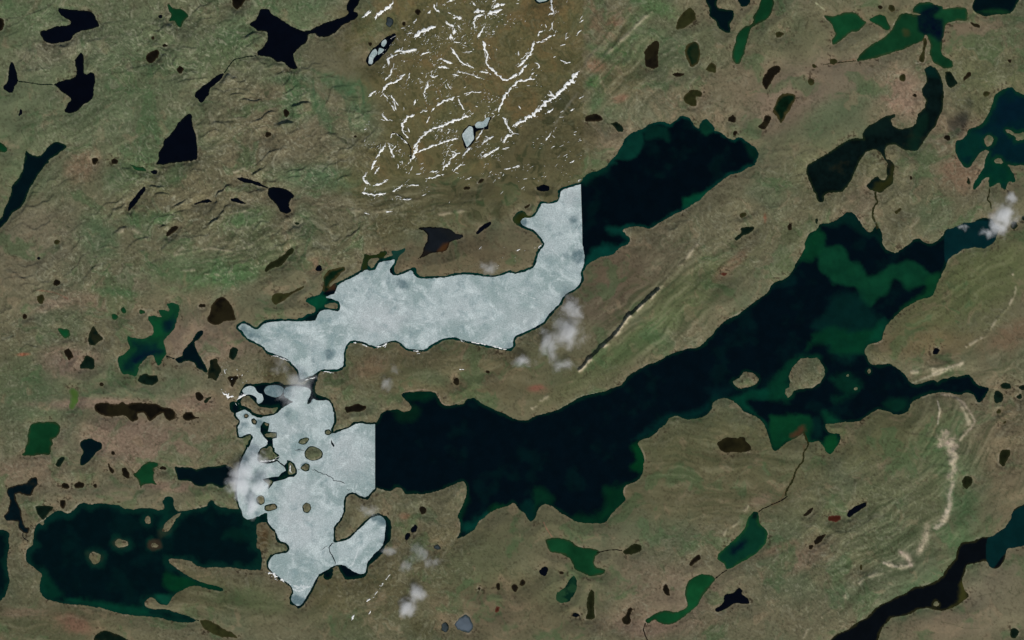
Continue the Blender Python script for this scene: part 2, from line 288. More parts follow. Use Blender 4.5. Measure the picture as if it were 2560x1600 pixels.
pond|d|faint dark green pond near the open lake's north shore|@20 920 1170 990 1150 1050 1200 1050 1250 1000 1245 970 1190
pond|b|small dark pond north east of the open lake|@20 2085 1080 2120 1110 2110 1170 2035 1135
pond|b|tiny dark pond just above the open lake's north east shore|@20 e 2108 1256 18 22
lake|n|blue black lake cut by the top edge left of the green ribbon|@20 1800 -60 1870 90 1860 150 1930 200 1950 260 2000 300 2065 315 2060 210 2090 190 2100 95 2000 90 1950 80 1925 30 1960 -60
pond|n|small dark bay cut by the top edge|@20 2080 -60 2150 30 2160 65 2230 65 2270 -60
lake|g|green ribbon lake descending from the top edge|@30 60 -60 50 60 10 170 -60 210 @20 2330 220 2260 270 2240 320 2220 400 2200 450 2190 510 2150 600 2110 610 2080 550 2080 480 2110 420 2120 350 2160 280 2230 240 2280 220 2280 160 2340 60 2360 -60
pond|b|black bean shaped pond in the upper right|@30 0 660 50 620 110 620 125 660 60 710 30 780 0 820 @20 2400 850 2370 800 2365 750
pond|b|small ragged black pond by the dark green leaf pond|@30 0 1090 40 1110 0 1180 @20 2390 1220 2360 1220 2320 1190 2370 1170 2390 1100
lake|g|green sail shaped lake in the upper right|@30 520 140 600 160 700 130 800 110 850 130 890 180 940 210 860 290 760 310 680 390 610 425 600 380 640 330 610 240 560 190
pond|g|green fin shaped pond right of the sail shaped lake|@30 950 180 1050 135 1110 150 1130 210 1165 270 1120 290 1060 250 990 215
lake|f|large green fan shaped lake with a dark navy hub at the top right|@30 1380 60 1440 20 1520 15 1570 40 1660 65 1640 90 1760 70 1870 75 1885 130 1880 200 1790 190 1680 220 1660 330 1640 400 1640 530 1750 570 1740 640 1650 640 1600 600 1560 590 1530 530 1540 430 1500 330 1480 330 1470 380 1400 410 1290 460 1160 500 1020 550 830 580 870 520 960 430 1080 370 1170 290 1210 200 1250 130 1310 125 1440 150 1450 130 1370 120
pond|o|thin brownish channel hanging from the fan shaped lake|@30 1470 390 1490 350 1500 400 1480 500 1475 590 1430 580 1430 540 1465 480
pond|d|dark green tooth shaped pond right of the river lake's head|@30 1670 680 1720 670 1760 740 1800 790 1720 840 1690 790
pond|b|small bent black pond right of the tooth shaped pond|@30 1890 685 1915 690 1910 720 1850 770 1845 740
pond|b|thin brown pond under the fan lake's eastern arm|@30 1900 205 2000 235 2000 260 1950 250
lake|n|dark blue lake cut by the top edge at the far right|@30 1920 70 1980 -60 2400 -60 2330 90 2290 130 2150 135 2050 155 1980 130
pond|b|tiny black pond above the fin shaped pond|@30 e 1060 68 22 20
pond|o|tiny brown pond left of the fan shaped lake|@30 e 1170 80 28 34
pond|o|tiny rusty pond near the upright black bean pond's top|@30 e 110 325 36 26
pond|o|small olive pond above the wide pink plain|@30 e 617 580 32 24
pond|o|small olive pond below the ring shaped one|@30 e 410 775 32 30
pond|o|tiny olive pond with a pale ring|@30 e 440 625 24 18
pond|o|small brown pond on the pale pink knoll|@30 e 1275 735 26 38
pond|b|tiny brown pond beside the river lake|@30 e 1385 900 20 14
pond|b|pinhead black pond at the far upper right|@30 e 2285 575 20 18
pond|o|tiny olive pond left of the far right lake|@30 e 2065 885 34 20
pond|b|small round black pond below the river lake|@30 e 1695 1300 32 25
pond|e|dark green leaf shaped pond standing on its tip|@30 120 890 210 880 260 900 250 940 200 1040 160 1100 120 1180 90 1100 60 1080 50 1030 80 960
lake|R|black and green river like lake with a broad sack shaped west end|@30 1470 650 1540 620 1600 670 1640 740 1660 880 1650 970 1640 1050 1600 1120 1590 1190 1520 1250 1440 1380 1410 1430 1300 1420 1260 1400 1200 1360 1120 1370 1100 1440 1120 1512 @31 1150 0 1195 40 1180 130 1185 210 1110 270 1080 310 1030 300 1000 300 950 265 920 250 1000 170 1040 150 1060 190 1110 190 1130 140 1115 90 1140 30 1110 0 @30 1100 1500 1060 1430 1000 1410 920 1440 870 1512 @31 860 30 820 110 780 200 730 270 700 300 540 310 520 400 470 400 450 320 400 220 355 120 370 50 450 5 @30 600 1430 700 1360 780 1310 850 1300 910 1325 890 1270 930 1200 1030 1150 1080 1110 1210 1070 1200 1100 1150 1140 1180 1190 1230 1220 1340 1215 1400 1170 1410 1080 1470 1040 1500 940 1460 910 1460 840 1510 770 1490 700
lake|h|many fingered blue green lake at the right edge|@30 2140 900 2180 860 2310 815 2340 860 2419 900 2800 900 2800 1700 @31 2419 40 2330 60 2260 40 2290 80 2330 160 2340 210 2270 200 2250 290 2210 260 2190 210 2140 240 2090 260 2080 200 2090 160 2040 170 2000 240 1940 285 1940 230 2000 140 2050 50 @30 2060 1490 2095 1430 2050 1410 1980 1460 @31 1950 10 1920 60 1870 75 1830 40 @30 1800 1500 1770 1420 1770 1340 1830 1320 1880 1270 1890 1220 1980 1200 2050 1140 2100 1050 2130 960
pond|b|pinhead black pond on the pink ground below the river lake|@31 e 1352 172 12 18
pond|o|tiny slanted olive pond in the pink ground above the vast lake|@31 1200 490 1240 455 1262 455 1250 480 1210 508
pond|b|small dark pond with a rusty side west of the vast lake's north bay|@31 e 205 635 18 38
pond|d|small dark pond beside the white cloud at the right|@31 e 2325 615 35 32
pond|d|tiny thin pond left of the many fingered lake|@31 e 1895 200 14 30
pond|d|dark pond cut by the right edge below the white cloud|@31 2395 545 2419 530 2500 520 2500 580 2419 570
pond|d|tiny olive creek mouth pond above the vast lake's green bay|@31 e 460 575 14 34
pond|k|small black oval pond north of the frozen lake's eastern arm|@21 230 255 300 235 355 245 350 280 310 300 240 290
pond|b|tiny dark pool by the frozen lake's pink rimmed cove|@21 110 445 170 415 168 435 130 462
pond|o|tiny brown pond above the bone shaped pond|@21 e 2180 520 32 22
pond|d|bone shaped dark pond on the green slope|@21 2160 640 2280 625 2290 650 2240 700 2180 710 2120 770 2090 740 2170 690
pond|r|tiny red brown pond below the pink streak|@21 e 2005 1078 28 18
lake|k|black triangular lake at the upper centre left|@11 120 270 160 255 230 260 300 280 350 320 365 345 320 380 310 440 345 480 300 510 230 490 200 440 170 390 120 350 110 320
lake|S|slate coloured lake with rusty edge above the frozen lake|@11 1535 650 1580 630 1700 635 1830 650 1890 700 1950 700 1965 730 1900 750 1830 780 1800 850 1760 870 1640 880 1570 920 1510 945 1580 890 1585 830 1620 760 1620 700 1580 660
pond|k|thin black pond right of the slate lake|@11 2220 580 2225 605 2160 650 2080 710 2080 680 2150 610
pond|b|tiny dark comma pond below the snow streaks|@11 2170 180 2120 220 2095 215 2120 180
pond|b|tiny dark pond left of the comma pond|@11 e 1990 265 30 11
pond|D|slim brown green pond slanting above the frozen lake's west end|@11 350 820 360 860 310 910 230 1000 150 1020 90 1060 85 1030 130 970 200 940 260 900 310 840
pond|e|green and brown pond touching the frozen lake's north west shore|@11 640 1100 690 1040 780 1020 840 1010 840 1040 780 1090 740 1130 700 1160 690 1200 640 1240 640 1160
pond|o|olive pond with a thin stalk west of the frozen lake's green cove|@11 150 1290 190 1260 320 1260 440 1190 465 1180 450 1215 350 1250 290 1310 190 1370 155 1340
pond|k|tiny black pond ringed by pink ground|@11 e 595 1025 30 26
pond|d|tiny dark pool on the green valley floor|@11 e 385 598 25 11
pond|b|brown pond on the tongue of land between the two frozen lakes|@12 835 820 900 815 960 790 1050 815 1010 855 980 870 910 865 850 885
pond|b|small brown pond below the pale creek between the two big lakes|@12 e 1895 580 28 34
pond|b|pinhead dark pond north of the vast lake|@12 e 2190 492 22 12
pond|b|small brown pond south of the straight ice edge|@13 e 1575 285 28 40
pond|k|upper of two touching black ponds|@13 1500 418 1526 440 1512 488 1475 498 1462 470
pond|k|lower of two touching black ponds|@13 1460 498 1455 535 1420 572 1403 535 1430 498
pond|s|small slate pond among thin clouds|@13 1680 620 1720 605 1750 640 1730 660 1690 655
pond|s|round slate pond left of the kite shaped one at the bottom|@13 1780 1340 1820 1360 1815 1420 1780 1445 1745 1400
pond|t|kite shaped grey blue pond at the bottom edge|@13 1980 1265 2020 1300 2060 1390 2010 1450 1960 1430 1900 1410 1875 1360 1930 1310
pond|b|tiny dark pond with a red rim at the lower centre|@13 e 2290 1005 18 32
pond|r|tiny red brown pond below the red rimmed one|@13 e 2280 1225 20 28
pond|b|pinhead pond left of the red rimmed one|@13 e 2110 1028 12 14
lake|u|brown oval lake with a tiny bump on the headland south of the vast lake|@22 1940 1160 2010 1110 2080 1115 2140 1115 2150 1100 2205 1108 2200 1140 2270 1200 2255 1245 2100 1250 2000 1250 1950 1200
pond|k|small black pond on the eastern headland|@32 1560 295 1575 265 1600 262 1625 280 1610 310 1590 330 1560 320
pond|d|dark oval pond east of the vast lake's tip, upper of two|@32 e 2250 625 45 30
pond|d|dark round pond east of the vast lake's tip, lower of two|@32 2135 680 2170 665 2220 700 2230 740 2190 785 2140 785
pond|d|small dark three cornered pond near the right edge|@32 2340 735 2390 690 2400 740
pond|d|small dark pond cut by the right edge|@32 e 2410 640 40 20
pond|D|black peanut shaped pond near the right edge|@32 2200 1240 2250 1220 2290 1230 2280 1280 2250 1330 2230 1385 2180 1350 2185 1300
pond|o|tiny olive pond right of the curved ridge|@32 e 2180 868 17 18
pond|o|tiny faint olive pond right of the curved ridge, lower one|@32 2210 980 2250 945 2250 970 2220 988
pond|D|brown and green oval pond right of the pale gravel ridge|@32 1840 1512 1870 1470 1920 1480 1930 1512 @33 1925 40 1880 95 1840 60 1830 10
pond|b|small black spindle pond left of the red pond|@33 430 255 420 290 370 345 330 340 370 290
pond|k|long black spindle pond right of the red pond|@33 925 210 930 240 870 280 810 325 770 360 745 330 760 300 820 250 870 230
pond|r|small red brown oblong pond between two black spindle ponds|@33 570 345 690 335 685 375 640 400 570 380
pond|b|brown black pond below the red pond|@33 550 510 530 550 490 590 440 610 430 580 480 530
pond|b|tiny round black pond under the brown black pond|@33 e 405 630 22 22
pond|o|tiny olive pond above the pale gravel line|@33 e 877 827 13 22
lake|x|long black lake with a blue green east end in the lower right corner|@33 2700 120 2600 160 2419 230 2320 280 2300 370 2250 440 2180 500 2100 545 2000 545 1940 580 1830 590 1790 650 1775 750 1700 820 1660 900 1590 950 1510 1000 1380 1010 1320 1060 1200 1110 1120 1160 1060 1180 980 1250 930 1310 830 1360 740 1420 650 1460 590 1512 540 1600 500 1700 960 1700 1000 1600 1040 1512 1060 1430 1110 1360 1160 1300 1260 1290 1350 1260 1430 1215 1520 1210 1600 1230 1680 1230 1790 1190 1860 1130 1900 1100 1880 1070 1850 1030 1830 950 1860 880 1870 800 1950 785 2060 760 2100 820 2140 840 2190 820 2240 740 2250 650 2330 640 2419 620 2700 560
pond|d|small round dark green pond in the lower right corner|@33 e 2325 1445 40 45
lake|g|green lake shaped like an upside down Y at the lower centre right|@23 340 550 440 540 560 580 640 640 780 650 830 680 780 720 765 790 800 830 880 850 870 880 820 900 750 910 640 870 590 840 570 770 540 730 460 690 400 685 370 690 330 610 310 570
pond|D|dark olive pond linked by a creek to the Y shaped green lake|@23 1040 680 1120 620 1190 600 1225 620 1220 660 1160 700 1080 710
pond|k|small black moon shaped pond below left of the Y shaped lake|@23 260 860 300 815 345 830 330 880 310 910 270 890
pond|b|pinhead dark pond right of the moon shaped pond|@23 e 470 875 18 11
pond|b|tiny dark pond, right one of a pair|@23 e 97 970 24 30
pond|b|tiny dark pond, left one of a pair|@23 e 25 1018 30 33
pond|v|green patchwork pond with dark water under the Y shaped lake|@23 580 895 605 930 615 1000 590 1070 540 1150 460 1160 420 1130 420 1070 500 1020 530 960
pond|D|tall thin brown pond with a wide foot|@23 750 1025 775 1060 780 1150 770 1240 785 1300 730 1320 690 1315 720 1260 705 1160 730 1080
pond|k|tiny black pond left of the tall thin pond's foot|@23 e 605 1275 34 18
pond|b|brown keyhole shaped pond near the bottom edge|@23 1115 1195 1140 1220 1110 1280 1130 1330 1100 1365 1050 1360 1035 1310 1080 1280 1090 1230
pond|b|small brown drop shaped pond left of the green snaking lake|@23 1450 970 1480 1020 1495 1100 1450 1075 1420 1040
pond|b|small brown black pond with a white rim|@23 1770 695 1790 750 1730 780 1690 820 1670 800 1710 740
lake|i|emerald lake with a dark core running up to the right|@23 2280 295 2335 300 2330 400 2390 460 2419 520 2400 590 2320 680 2220 750 2120 800 2030 850 2020 810 1940 740 1945 700 2050 610 2130 540 2200 460 2230 360
lake|G|bright green snaking lake below the emerald lake|@23 1680 940 1790 885 1890 900 1920 940 1850 1030 1790 1100 1750 1190 1640 1280 1560 1340 1480 1370 1380 1340 1350 1310 1280 1360 1255 1330 1290 1300 1380 1250 1450 1230 1550 1250 1650 1215 1660 1170 1640 1110 1640 1020
pond|k|black bat shaped pond right of the green snaking lake|@23 2145 1010 2180 1040 2170 1080 2240 1130 2240 1170 2170 1165 2100 1160 2030 1210 1940 1250 1915 1220 2000 1170 2010 1080 2080 1080'''
ISLANDS = '''@22 2080 580 2150 545 2180 495 2220 485 2300 510 2335 560 2310 610 2240 635 2150 650 2100 620
@32 190 530 230 450 290 380 330 358 400 360 470 352 495 390 540 470 530 540 490 600 430 640 340 650 240 665 230 700 190 745 160 700 165 650 210 640 200 580
@32 e 750 525 17 14
@32 e 955 485 18 17
@32 e 830 648 22 16
@03 e 1145 600 62 44
@03 e 900 735 55 62
@03 e 1460 615 42 24
@03 e 1400 382 30 38
@03 1520 490 1560 400 1640 340 1720 300 1700 340 1660 370 1620 450 1590 490
@11 640 1390 650 1360 720 1345 770 1355 780 1390 760 1415 700 1405
@30 2030 1310 2090 1260 2140 1310 2110 1380 2060 1390
@30 2240 1220 2310 1240 2350 1270 2419 1240 2440 1300 2419 1315 2330 1335 2340 1290 2260 1260
@31 e 2180 10 42 28
@33 e 1590 1170 24 26
#540,920 460 650 500 560 600 520 680 560 730 640 780 700 830 740 950 740 1060 760 1180 740 1130 820 1060 870 900 880 780 870 680 830 640 770 560 740 480 700
#540,1100 830 200 900 150 960 170 1000 110 1060 130 1080 230 1160 290 1170 330 1080 380 960 410 830 400 810 330
#540,1100 1360 420 1440 430 1510 550 1500 620 1450 660 1370 660 1350 620 1370 540
#540,920 900 1250 1000 1230 1140 1230 1140 1300 1060 1320 950 1300
#540,920 920 1040 980 1040 1000 1090 950 1110
#540,1100 910 750 1050 760 1060 800 990 890 960 800
#540,1100 1180 740 1280 690 1340 660 1340 690 1220 740
#540,1100 1680 230 1760 130 1850 130 1960 180 2010 250 1990 330 1900 370 1800 380 1700 330
#540,920 1560 1410 1600 1350 1700 1320 1760 1340 1700 1420 1640 1440
#540,1100 1600 530 1680 450 1760 470 1750 570 1680 585
#540,920 2070 1180 2140 1170 2180 1230 2120 1260 2070 1240
#540,920 540 890 580 875 610 905 580 940 545 930
#540,920 670 980 720 960 765 1010 750 1060 700 1050
#540,1100 1640 1260 1700 1190 1770 1220 1790 1290 1740 1370 1660 1350
#540,1100 930 1240 1040 1220 1100 1210 1150 1260 1130 1300 1000 1340 930 1320
#540,1100 770 1100 840 1050 900 1080 910 1180 850 1220 780 1180'''
ICE = '''# name|kind|label|outer|holes...
ice_sheet|A|long curving white ice sheet ending in a straight north-south edge on the northern lake|@21 650 230 600 245 480 280 455 300 452 370 430 400 350 420 280 405 265 440 240 500 190 545 150 550 110 545 80 575 90 610 150 640 215 665 250 710 300 770 310 800 260 860 240 920 215 1010 150 1045 40 1080 @11 2400 1062 2340 1085 2270 1105 2170 1105 2090 1090 1980 1080 1880 1090 1800 1110 1700 1115 1590 1125 1530 1115 1490 1085 1480 1045 1450 1045 1380 1080 1320 1095 1275 1080 1255 1040 1290 1000 1312 960 1305 935 1260 950 1180 960 1150 985 1130 1035 1080 1050 1040 1035 1000 1055 960 1085 870 1130 800 1165 765 1190 750 1260 700 1280 650 1290 700 1310 760 1325 795 1350 800 1390 785 1430 740 1432 690 1412 620 1420 590 1450 570 1500 @12 560 12 400 12 200 10 90 25 50 60 20 90 @02 2400 90 2350 50 2300 30 2255 55 2250 75 2290 100 2310 140 2350 180 @12 0 210 60 245 100 290 150 315 220 335 290 365 330 400 365 435 400 480 410 530 420 570 480 545 560 510 610 470 660 462 740 470 800 455 830 430 828 380 832 290 850 240 880 205 920 190 1000 200 1060 230 1120 248 1180 235 1240 205 1300 190 1360 205 1400 245 1430 270 1500 278 1570 282 1610 270 1650 235 1700 205 1780 172 1860 160 1920 175 2000 200 2100 218 2200 240 2300 260 2400 275 @22 15 240 5 190 30 150 80 130 150 100 230 60 300 20 @21 320 1495 400 1400 455 1355 470 1310 510 1260 580 1230 630 1190 660 1130 645 1060 680 1000 685 900 665 800 662 600 655 400
ice_sheet|B|white ice sheet broken by rocky islets, cut off straight by the vast lake|@12 1125 985 1080 988 980 975 930 985 890 1020 790 1050 725 1080 700 1050 740 970 735 880 715 800 #540,920 2130 620 2080 600 2030 610 1950 615 1870 600 1830 570 1790 660 1750 690 1710 660 1760 560 1790 490 1800 420 1720 360 1600 345 1450 340 1320 360 1270 440 1290 540 1400 620 1480 640 1380 680 1270 740 1180 830 1100 890 980 910 860 930 820 950 700 900 620 840 580 790 500 790 460 820 390 830 370 890 400 940 460 1000 460 1050 410 1110 420 1200 430 1290 470 1300 560 1260 640 1235 690 1270 700 1330 650 1400 640 1470 610 1512 #540,1100 600 130 590 180 520 290 480 400 440 520 420 700 400 900 400 1080 440 1250 480 1310 490 1400 540 1490 610 1500 700 1480 850 1420 940 1370 960 1385 @13 108 310 105 380 140 440 190 480 215 570 280 590 325 640 300 690 220 695 150 720 115 790 120 830 170 880 250 940 330 990 360 1060 330 1110 340 1160 400 1195 440 1170 480 1100 510 1050 540 990 580 900 640 870 690 840 750 800 830 800 880 840 950 880 1010 890 1040 860 1045 790 1090 730 1150 670 1195 630 1210 550 1230 430 1220 370 1160 330 1100 350 1040 400 970 470 900 540 850 570 780 590 730 590 735 560 730 480 740 430 800 370 830 290 830 170 870 120 930 115 980 150 1050 165 1080 120 1125 80
ice_floe|C|small white floe beside the snowy inlet at the lower ice sheet's north tip|#540,920 490 430 540 370 640 335 730 360 760 420 800 470 880 500 900 600 860 650 800 680 770 640 770 560 690 510 620 500 560 510 520 480
ice_floe|C|bluish rotten floe in the dark gap north of the lower ice sheet|#540,920 900 420 960 340 1080 320 1200 330 1280 380 1270 460 1200 540 1120 560 1000 520 940 500
ice_floe|C|uppermost white floe in the narrow black pond|@10 1225 368 1237 400 1210 445 1183 430 1190 390
ice_floe|C|longest white floe in the narrow black pond|@10 1130 458 1152 500 1105 560 1105 590 1095 608 1060 600 1070 530 1100 480
ice_floe|C|wedge shaped white floe on the right side of the narrow black pond|@10 1165 450 1218 468 1185 500 1150 522 1155 480
ice_floe|C|lower tall floe on the pond among the snow streaks|~900,0 960 1275 1000 1225 1030 1190 1065 1200 1070 1260 1080 1310 1050 1350 1010 1395 990 1345
ice_floe|C|upper slanting floe on the pond among the snow streaks|~900,0 1085 1180 1110 1150 1165 1150 1190 1115 1230 1105 1205 1170 1195 1195 1150 1210 1095 1210
ice_floe|C|pale floe in the icy pond at the top edge|@20 225 -50 335 -50 335 5 260 22 230 5'''
STREAMS = '''# width(src px)|colour|label|pts
5|o|brown creek running south from the vast lake toward the emerald lake|@32 340 1060 365 1130 385 1180 335 1250 330 1330 270 1400 235 1512 @33 210 40 170 105 165 150
3|b|braided brown creek ending at the emerald lake|@33 185 155 110 200 40 230 0 250 @23 2370 270 2330 300
3|d|dark thread creek feeding the kite shaped pond|@00 2419 525 2300 545 2220 560 2170 620 2120 690
3|d|thin creek joining the forked pond to the bird shaped lake|@00 175 770 250 775 380 800 500 800
6|o|olive channel from the river lake down into the vast lake|@31 1015 300 1015 360 1035 400 1010 430 990 460 985 540 1020 600 1035 650
3|b|short creek between the Y shaped lake and the dark olive pond|@23 800 690 850 675 950 655 1040 665
3|b|short creek between the emerald and snaking lakes|@23 1920 930 1970 890 2030 850
4|d|dark creek linking the two navy ponds at the frozen lake's west|@02 1570 345 1610 350 1650 365
3|k|short creek from the hooked black lake to the broad lake|@03 215 500 220 545 270 575
2.5|o|thin creek from the pale knoll to the fan lake's green tip|@30 520 610 600 600 720 585 830 575
4|o|thin creek above the white cloud at the right|@31 2095 270 2090 320 2065 370 2100 410 2105 460
3|b|brown creek between the keyhole pond and the bottom edge|@23 1260 1350 1240 1410 1255 1460 1290 1530
3|k|meltwater creek among the lower left snow streaks|@10 1290 1250 1360 1280 1420 1340 1465 1400 1465 1500
3|d|short creek out of the long brown pond|@03 1850 1322 1880 1330'''
SNOWL = '''# width tile px|pts
22|@10 1130 190 1145 150 1200 105 1240 70 1270 60 1300 10
20|@10 1000 165 1050 140 1090 100
26|@10 1490 355 1540 310 1600 290 1640 265 1700 250
24|@10 2240 80 2280 50 2350 30
28|@10 2060 125 2100 110 2160 105
22|@10 2190 135 2250 115 2330 95
24|@10 1860 170 1900 170 1945 165
16|@10 1840 450 1890 520 1930 590 2000 620 2060 645
20|@10 2145 385 2160 450 2190 510 2175 600 2240 670 2290 720 2340 760 2400 745 2440 715 @20 50 700
16|@10 2095 360 2130 300 2160 245
22|@10 1205 860 1230 810 1300 780 1370 740 1410 700
22|@10 1310 500 1350 470 1400 490 1450 485 1520 475
18|@10 1560 520 1600 500 1640 495
18|@10 1720 632 1820 640
26|@10 1385 1240 1380 1190 1420 1110 1500 1090
22|@10 1490 1410 1530 1330 1600 1260 1690 1210 1800 1170 1900 1130 2010 1095
22|@10 1700 1000 1780 950 1880 925
16|@10 1910 930 1930 980 1970 1035
24|@10 2290 1060 2310 1000 2370 880 2419 820
18|@10 1530 1440 1620 1400 1720 1365 1800 1335 1910 1305
30|@10 1460 1530 1500 1460 1530 1370
20|@10 1130 1500 1170 1450 1220 1365
16|@10 1250 1350 1280 1430 1310 1500
20|@10 1580 880 1610 830 1620 770
14|@10 1580 880 1600 920
18|@10 1240 600 1250 550 1290 530 1340 515
18|@10 1070 920 1090 890 1130 855
16|@10 1270 890 1300 940 1350 1000
14|@10 1290 1000 1310 1050
20|@10 1645 710 1690 730 1720 710
30|@10 2330 1350 2370 1300 2419 1265
16|@10 2130 1355 2190 1315 2245 1285
16|@10 2080 1330 2110 1270 2140 1225
18|@10 1950 1480 2000 1420 2030 1395
20|@10 1830 1512 1900 1450 1930 1440
16|@10 2130 1480 2220 1440 2300 1390
18|@10 2340 1130 2370 1180 2400 1240
16|@10 1660 1060 1690 1010
14|@10 1610 1165 1640 1100
16|@10 1550 1065 1620 1040
16|@10 1190 1080 1240 1140 1300 1140
20|@10 1840 380 1840 320
16|@10 1730 545 1800 580 1860 600
16|@10 1790 210 1860 250
22|@10 1870 330 1870 270
14|@10 1680 40 1690 80 1740 120
14|@10 1640 130 1650 100
16|@10 1800 20 1860 0
14|@10 1240 740 1270 715 1280 660
14|@10 2050 20 2080 60
18|@10 2060 210 2080 160 2150 140
14|@10 2110 680 2200 682
14|@10 1870 705 1915 715
16|@10 1490 995 1510 940
18|@20 375 -10 370 80 400 120 340 145
20|@20 245 345 260 310 290 290
22|@20 60 640 120 560 170 520 200 440 215 390
22|@20 65 720 100 640 140 610
22|@20 0 820 60 770 140 755 215 740
20|@20 0 720 50 700
38|@20 380 930 430 890 500 830 560 770 600 700 640 680
32|@20 0 1190 80 1160 190 1090 280 1010 340 950 400 930
12|@20 330 895 400 910
18|@20 330 1070 390 1020
14|@20 320 1330 375 1245
16|@20 240 400 300 385 360 345 410 330
16|@20 610 320 660 285
12|@20 500 365 550 345
16|@20 455 430 505 425
12|@20 490 610 555 590
14|@20 630 935 670 915
16|@20 460 1070 485 1050
12|@20 545 1050 580 1030
14|@20 185 710 215 680
14|@20 280 1375 310 1365
14|@20 215 590 260 625
12|@20 375 280 380 215
12|@20 640 215 675 190
14|@20 0 1262 40 1262
12|@20 55 530 65 485
22|@11 1090 95 1110 40 1135 0
16|@11 1120 135 1150 90 1165 45
20|@11 1080 240 1020 190 1015 160 1040 120
16|@11 1120 230 1180 225 1250 185
18|@11 1000 315 1080 325 1170 330 1230 310
16|@11 1290 295 1350 265 1390 240
26|@11 1760 95 1800 50 1840 0
16|@11 1865 110 1900 70 1950 35
16|@11 1640 115 1720 105
16|@11 1620 180 1690 160 1780 130
12|@11 1510 132 1560 130
12|@11 1330 365 1410 375 1470 375
14|@11 1460 105 1480 60
14|@11 1390 40 1370 0
10|@11 1220 490 1290 485
10|@11 1025 500 1075 515
14|@11 1440 240 1540 235
14|@11 2340 90 2410 80
12|@21 0 75 70 50
14|@21 545 30 590 10
20|@13 90 870 150 880 210 920 270 960 330 990
7|@13 1270 890 1210 960 1160 1040 1120 1085
10|@13 1120 1105 1060 1130 1020 1160
16|@13 1065 1270 1090 1240
16|@13 900 1320 930 1270
8|@12 1920 465 1970 468
16|@12 920 215 1000 230 1080 255 1150 255 1210 250 1240 215
10|@12 1460 290 1530 297 1610 292
12|@12 1930 190 2100 215 2200 240 2370 280
12|@12 120 325 200 345 290 375 360 430
12|@12 460 570 560 540
12|@12 640 485 700 495 770 512
22|@02 2100 680 2150 720 2210 730
26|@02 2150 740 2160 690
24|@02 2240 750 2270 720 2330 690
12|@12 30 1330 100 1335 160 1330 200 1300
12|@12 320 1370 325 1440
12|@21 250 830 290 790
10|@21 40 860 90 840
14|~900,0 850 315 870 350 880 380
16|~900,0 880 270 880 300
16|~900,0 885 325 915 290
12|~900,0 885 400 950 400
12|~900,0 920 240 945 270
12|~900,0 810 200 840 230 885 250
14|~900,0 450 325 490 305
20|~900,0 505 355 560 310 640 280 710 250
12|~900,0 500 220 540 180
14|~900,0 830 120 870 145 900 150
14|~900,0 640 130 670 100
12|~900,0 780 50 800 35
20|~900,0 1200 135 1230 115 1270 120
16|~900,0 1075 190 1100 150 1165 140
14|~900,0 1075 200 1085 270
20|~900,0 330 500 380 460
20|~900,0 410 495 470 485 540 470
14|~900,0 260 545 270 590 275 630
10|~900,0 215 640 240 610
12|~900,0 300 650 295 700
14|~900,0 235 760 270 730
10|~900,0 220 890 260 930 280 960
12|~900,0 280 970 300 1000 320 1040
12|~900,0 320 950 330 1010 345 1050
14|~900,0 460 750 470 690
10|~900,0 560 770 600 775
12|~900,0 870 700 930 715
10|~900,0 920 680 1000 690 1080 710
10|~900,0 1080 715 1140 740 1210 760
10|~900,0 1140 770 1145 805
10|~900,0 820 770 830 810 865 850
10|~900,0 985 890 1040 870 1150 870
18|~900,0 985 835 1000 815
12|~900,0 810 915 840 910
12|~900,0 915 915 945 908
16|~900,0 410 1045 415 1015
12|~900,0 290 1310 300 1265 335 1260
10|~900,0 340 1265 400 1310 450 1360
12|~900,0 300 1400 310 1360
14|~900,0 455 1215 475 1250
12|~900,0 400 1240 440 1290 460 1310
10|~900,0 210 1070 230 1110 270 1140
14|~900,0 1240 1075 1270 1080
16|~900,0 1300 1090 1320 1085
14|~900,0 1345 1110 1380 1130 1390 1165
14|~900,0 1410 1215 1440 1260 1470 1262
22|~900,0 1350 1350 1370 1300 1430 1270
16|~900,0 1180 1290 1220 1300 1260 1285
14|~900,0 1150 1360 1200 1330 1250 1300
16|~900,0 970 1475 1000 1430 1050 1395
14|~900,0 860 1430 920 1450 940 1470
14|~900,0 1120 1500 1200 1470 1300 1400
10|~900,0 1340 1410 1410 1390
16|~900,0 1770 895 1830 905
14|~900,0 1785 860 1850 930 1880 910
12|~900,0 1500 1000 1520 1030
10|~900,0 1680 650 1700 620 1660 590
10|~900,0 1700 400 1740 390
10|~900,0 1750 230 1760 265
12|~900,0 1700 260 1720 230
12|~900,0 1495 485 1497 530
10|~900,0 1890 570 1960 600
14|~900,0 1825 545 1850 540
10|~900,0 1210 430 1225 435
10|~900,0 1010 490 1060 490
12|~900,0 740 545 800 570 870 600
14|~900,0 735 632 840 642'''
def T(c, r, u, v): return (c*640+u*K, r*400+v*K)
